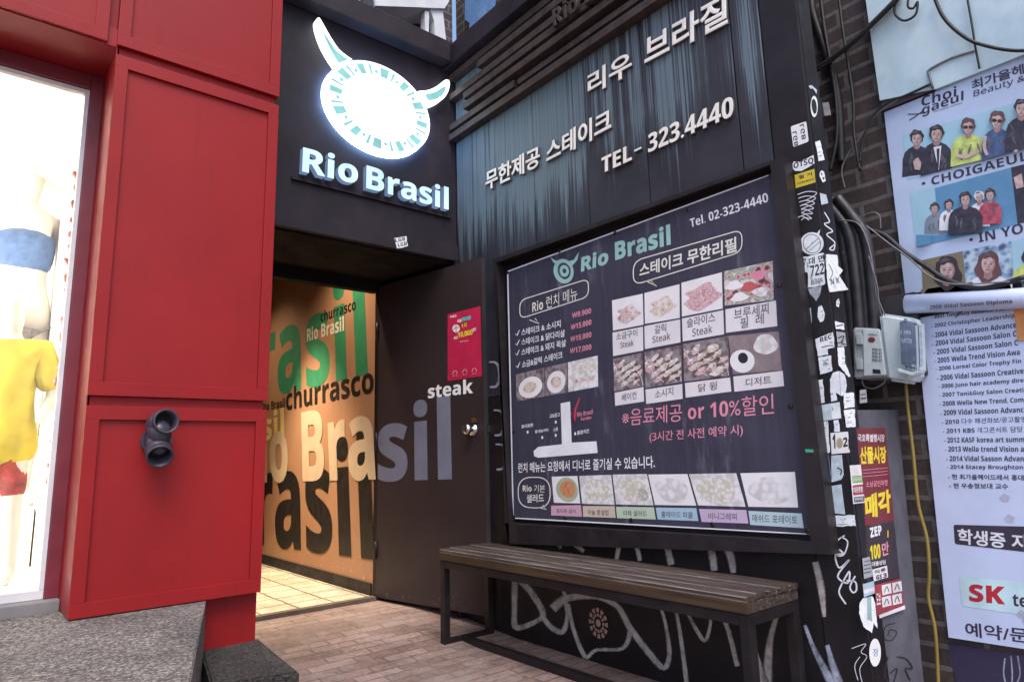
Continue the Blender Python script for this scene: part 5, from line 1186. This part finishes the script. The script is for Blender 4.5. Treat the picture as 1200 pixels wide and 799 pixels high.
lst = thing('career_list_poster', 'tall white poster listing a hairdresser career in small lines, hung below the salon poster', 'poster', (XP-.02, -2.4, .2))
LBG = mat('white_lilac_banner', (.52, .585, .80), .45, .07, 6)
bl2 = Q4((180, 615))[0]; br2 = ext(bl2, Q4((488, 662))[0], 1.9); tl2 = Q3((42, 112))[0]; tr2 = ext(tl2, Q3((440, 40))[0], 2.0)
obj('poster_sheet', pr(PW, (tl2, tr2, br2, bl2), OP-.004, OP), LBG, lst)
bm = bmesh.new(); ra = un(*Q3((8, 55))[0], 'x', XP-.05); rb = un(*ext(Q3((8, 55))[0], Q3((430, 33))[0], 1.9), 'x', XP-.05); tube(bm, [ra, rb], .034, 14); roll = obj('rolled_top', bm, LBG, lst, smooth=True)
rows = [('- 2001 Toni&Guy Advance Course', (105, 117), (425, 80)), ('- 2002 Christopher Leadership', (105, 152), (430, 112)), ('- 2004 Vidal Sassoon Advance', (107, 186), (437, 146)), ('- 2004 Vidal Sassoon Salon C', (108, 219), (437, 180)), ('- 2005 Vidal Sassoon Salon C', (113, 252), (443, 215)), ('- 2005 Wella Trend Vision Awa', (117, 285), (450, 252)), ('- 2006 Loreal Color Trophy Fin', (122, 319), (455, 289)), ('- 2006 Vidal Sassoon Creative', (127, 352), (465, 325)), ('- 2006 Juno hair academy dire', (132, 387), (465, 364)), ('- 2007 Toni&Guy Salon Creati', (135, 421), (465, 402)), ('- 2008 Wella New Trend, Com', (137, 454), (465, 439)), ('- 2009 Vidal Sassoon Advanc', (140, 488), (465, 476)), ('- 2010 다수 패션화보/광고촬영', (145, 524), (475, 514)), ('- 2011 KBS 개그콘서트 담당', (150, 559), (462, 553)), ('- 2012 KASF korea art summ', (155, 594), (468, 592)), ('- 2013 Wella trend Vision a', (158, 629), (466, 630)), ('- 2014 Vidal Sasson Advan', (163, 666), (466, 667)), ('- 2014 Stacey Broughton', (165, 701), (463, 703)), ('- 현 최가을헤어드레서 홍대', (170, 737), (466, 742)), ('- 현 우송정보대 교수', (175, 772), (405, 776))]
A = pa()
for s, a, b in rows: A.text(s, *Q3(a, b, (a[0]-1, a[1]-21)), LIN, .025, 2); A.off -= A.step
A.build('list_lettering', lst)
A = pa(); A.text('예약/문의', *Q4((250, 610), (590, 650), (246, 552)), LIN, .02)
A.build('booking_lettering', lst)
A = Art(Plane((XP-.05-.0345, 0, 0), (0, -1, 0)), .0005); A.text('- 2000 Vidal Sassoon Diploma', *Q3((85, 80), (420, 56), (84, 60)), LIN, .025, 2); A.build('list_lettering', lst)
A = pa(OP+.0008); A.poly(rrect(Q4((200, 155), (700, 168), (700, 290), (206, 234)), .12), LIN); A.text('학생증 지참시', *Q4((218, 232), (650, 278), (216, 170)), WHT, .03); A.build('black_text_box', lst)
A = pa(OP+.0008); A.poly(rrect(Q4((224, 364), (720, 412), (728, 560), (234, 486)), .12), mat('pale_aqua_print', (.48, .66, .72), .45)); A.text('SK', *Q4((264, 468), (412, 482), (262, 396)), mat('print_red', (.4, .012, .03), .5), .05); A.text('telecom', *Q4((442, 486), (700, 520), (440, 432)), LIN, .03); A.build('aqua_text_box', lst)
A = pa(OP+.0007)
for x, y in ((410, 45), (430, 130), (480, 520), (505, 545)): A.poly(Q4((x-25, y), (x-5, y-18), (x+22, y-4), (x+12, y+18), (x-14, y+14)), mat('grey_tape_mark', (.4, .41, .52), .6))
A.build('tape_mark', lst)
A = Art(PW, OP+.006); A.poly(Q3((418, 16), (640, -18), (665, 170), (442, 198)), mat('orange_paper', (.62, .25, .07), .5)); tag(A.build('orange_flyer'), 'orange paper flyer at the right edge over the career list poster', 'flyer')
A = Art(PW, .0035); A.poly(Q4((180, 640), (800, 735), (820, 1000), (250, 1000)), mat('violet_wall_paint', (.03, .02, .06), .6)); A.ell(Q4, (440, 750), 62, 78, SPRAYL, 10, 30); A.ell(Q4, (442, 752), 52, 66, mat('violet_wall_paint', (.03, .02, .06), .6), 10, 30)
A.line(Q4((410, 700), (405, 760), (415, 810)), 2.5, SPRAYL); A.line(Q4((435, 690), (440, 760), (438, 810)), 2.5, SPRAYL); A.line(Q4((462, 690), (472, 760), (460, 800)), 2.5, SPRAYL); A.build('violet_painted_patch', bw)
# pale sign board above
sb = thing('sign_board', 'weathered pale blue sheet metal sign board above the salon poster', 'sign', (XP-.05, -2.4, 2.2))
def m_board():
    m, n, l, b = nodes('pale_blue_sheet'); v = coords(n, l)
    c = ramp(n, l, noise(n, l, v, 4, 6, .65), [(.3, (.34, .47, .56)), (.55, (.5, .63, .69)), (.75, (.62, .71, .76))])
    l.new(c, b.inputs['Base Color']); b.inputs['Roughness'].default_value = .45; return m
qs = ((1006, -60), (1390, -170), (1400, 0), (1200, 64), (1098, 104), (1031, 118))
obj('board_face', pr(PW, qs, OP-.01, OP+.015), m_board(), sb)
WIRE = mat('black_cable', (.012, .011, .014), .55, .3, 40); GW = mat('grey_wire', (.16, .15, .17), .5); YWIRE = mat('yellow_cable', (.24, .17, .035), .5, .2)
def wire(name, label, px, off, r, m, pl=PW, cat='cable', grp='cables along the brick wall', n=8):
    pts = [pl.at(pl.hit(u, v, off+(o_[0] if o_ else 0)), off+(o_[0] if o_ else 0)) for u, v, *o_ in px]
    bm = bmesh.new(); tube(bm, smooth_pts(pts, n), r, 8); return tag(obj(name, bm, m), label, cat, grp)
wire('metal_bracket', 'thin rectangular wire bracket on the pale blue sign board', [(u, v) for u, v in Q1((772, 415), (752, 345), (757, 325), (860, 272), (968, 240))], .04, .004, GW, cat='bracket', grp=None, n=2)
wire('cable', 'vertical black cable hanging down the pale sign board', Q1((930, -20), (955, 120), (970, 220), (990, 322)), .05, .0035, WIRE)
wire('cable', 'thick black cable sagging across the pale sign board', Q1((775, -20), (820, 80), (900, 160), (1000, 210), (1200, 238), (1500, 180)), .06, .006, WIRE)
wire('cable', 'looped black cable end at the top of the sign board', Q1((660, -30), (655, 30), (680, 40), (700, 10), (690, 70), (640, 98), (600, 75), (592, 40), (610, 0), (650, -20)), .06, .0045, WIRE)
for k, (dx, dy, r, lb) in enumerate(((0, 0, .011, 'thickest black cable rising from the pillar over the sign board'), (-6, 12, .006, 'thin black cable just under the thickest rising one'), (6, -10, .006, 'thin black cable just above the thickest rising one'))):
    wire('cable', lb, [(u+dx*.3, v+dy*.3) for u, v in Q1((205, 340), (300, 275), (400, 195), (470, 130), (540, 62), (620, -20))], .05+.015*k, r, WIRE)
wire('cable', 'grey looping wire hanging beside the brick joints', Q1((640, 450), (560, 500), (500, 545), (420, 660), (370, 730), (345, 800), (360, 880)), .03, .003, GW)
wire('cable', 'black cable running from the left onto the salon poster corner', Q1((760, 395), (640, 450), (560, 480), (480, 560), (440, 680), (430, 760)), .045, .005, WIRE)
wire('cable', 'heavy black cable sagging down across the salon poster foot', [(1008, 268), (1035, 275), (1060, 296), (1085, 312), (1110, 328), (1150, 338), (1200, 325)], .06, .009, WIRE)
wire('cable', 'thin pale wire running beside the heavy sagging cable', [(1012, 262), (1040, 284), (1066, 303), (1090, 324), (1120, 333), (1183, 330)], .072, .0028, GW)
wire('cable', 'thin bent grey wire behind the sleeved cables', [(1000, 262), (1018, 250), (1030, 252), (1032, 268)], .03, .0025, GW)
wire('cable', 'long yellow cable hanging down from the meter box', [(1061, 446), (1064, 480), (1070, 530), (1076, 590), (1086, 630), (1089, 670), (1088, 700), (1096, 740), (1100, 810)], .03, .006, YWIRE)
for k, (px, r, m, lb) in enumerate((((Q1((200, -20), (210, 60), (250, 180), (300, 330), (330, 480), (340, 640), (345, 760))), .016, 'b', 'thickest vertical black conduit behind the pillar top'), ((Q1((245, -20), (262, 120), (290, 280), (318, 470), (322, 640), (290, 800))), .008, 'b', 'thinner vertical black cable left of the thickest conduit'), ((Q1((330, -20), (350, 140), (380, 330), (400, 480), (402, 620), (430, 800))), .006, 'b', 'thin vertical black cable right of the thickest conduit'))):
    wire('conduit', lb, px, .02+.012*k, r, WIRE, grp='vertical conduits on the brick wall')
tag(obj('grey_tag', pr(PW, P1((518, 103), (552, 100), (566, 175), (530, 180)), .05, .054), mat('grey_scrap', (.36, .37, .4), .6, .3, 60)), 'small grey tag hanging among the vertical conduits', 'tag')
# sleeved bundle above the meter boxes
BD = mat('weathered_black_sleeve', (.03, .028, .034), .5, .5, 18, speck=((.11, .11, .13), 24, .66))
for k, (xa, lb) in enumerate(((0, 'leftmost weathered sleeve of the cable bundle over the meter boxes'), (9, 'second weathered sleeve from the left in the cable bundle'), (18, 'third weathered sleeve from the left in the cable bundle'), (27, 'rightmost weathered sleeve of the cable bundle over the meter boxes'))):
    px = [(962+xa*.7, 240-xa*.3), (976+xa*.9, 256), (986+xa, 275), (992+xa, 310), (996+xa, 350), (999+xa, 392), (1001+xa, 430)]
    wire('cable_sleeve', lb, px, .11+.012*(k % 2), .02, BD, grp='sleeved cables over the meter boxes')
wire('cable', 'thin pale wire curving over the sleeved cables into the meter box', [(985, 258), (1005, 262), (1017, 285), (1024, 320), (1027, 345), (1034, 372)], .145, .0025, GW)
wire('cable', 'second thin pale wire ending above the larger meter', [(1018, 300), (1028, 335), (1030, 352), (1038, 372)], .147, .0022, GW)
# meter boxes
MG = mat('meter_grey_plastic', (.42, .46, .48), .45, .12, 20); MG2 = mat('meter_pale_plastic', (.52, .58, .6), .4, .1, 20)
X8 = Plane((XP-.17, 0, 0), (0, -1, 0))
def rbox(pl, px, o0, o1, bev):
    bm = prism(bmesh.new(), pl, [pl.hit(u, v, o1) for u, v in px], o0, o1)
    bmesh.ops.bevel(bm, geom=list(bm.edges), offset=bev, segments=3, affect='EDGES'); return bm
mb = thing('switch_box', 'small grey hinged switch box with printed labels', 'electric box', (XP-.1, -2.09, 1.12))
obj('housing', rbox(X8, P3((288, 12), (400, 18), (428, 222), (292, 232)), -.15, 0, .006), MG, mb)
obj('door_plate', rbox(X8, P3((330, 16), (402, 22), (428, 216), (334, 220)), .001, .008, .002), MG2, mb)
for y in (38, 145): obj('hinge', rbox(X8, P3((300, y), (328, y+2), (330, y+48), (303, y+48)), .001, .01, .002), MG, mb)
A = Art(X8, .0087); A.ell(P3, (368, 66), 16, 12, NR, n=14); A.text('누전차단기', *P3((352, 48), (392, 52), (352, 38)), INK, .02)
for y in (90, 105, 120, 135): A.text('W30 A7', *P3((370, y+22), (412, y+26), (370, y+10)), INK, .02)
A.poly(P3((372, 190), (405, 193), (408, 210), (374, 208)), INK); A.build('box_label', mb)
em = thing('electric_meter', 'larger pale electric meter with a clear rounded cover', 'electric meter', (XP-.08, -2.24, 1.08))
obj('base', rbox(X8, P3((395, -50), (548, -28), (556, 205), (520, 252), (432, 238)), -.12, -.01, .012), MG2, em)
obj('dial', rbox(X8, P3((490, -18), (545, -10), (552, 170), (500, 165)), -.009, .012, .004), mat('meter_dial', (.2, .22, .32), .4, .3, 40), em)
A = Art(X8, .0128); A.text('kWh', *P3((505, 40), (535, 44), (505, 22)), NW, .02); A.text('01738', *P3((503, 78), (540, 82), (503, 58)), NW, .02); A.build('dial_lettering', em)
obj('cover', rbox(X8, P3((480, -30), (560, -18), (568, 190), (545, 205), (488, 185)), -.008, .05, .014), m_glass('clear_meter_cover', (.86, .9, .95)), em)
obj('cover_rim', rbox(X8, P3((478, 186), (545, 207), (568, 192), (566, 206), (545, 222), (478, 202)), -.005, .052, .003), MG2, em)
wire('cable', 'short pale wire looping below the switch box', [(1010, 442), (1012, 452), (1024, 455), (1036, 448), (1038, 440)], .14, .003, GW)
tag(obj('mounting_board', bx((XP-.045, YE-.003, 1.12), (XP-.002, -2.26, 1.42), .004), mat('dark_board', (.03, .026, .03), .7)), 'dark mounting board behind the switch box and electric meter', 'board')
bpy.data.scenes.remove(TS)
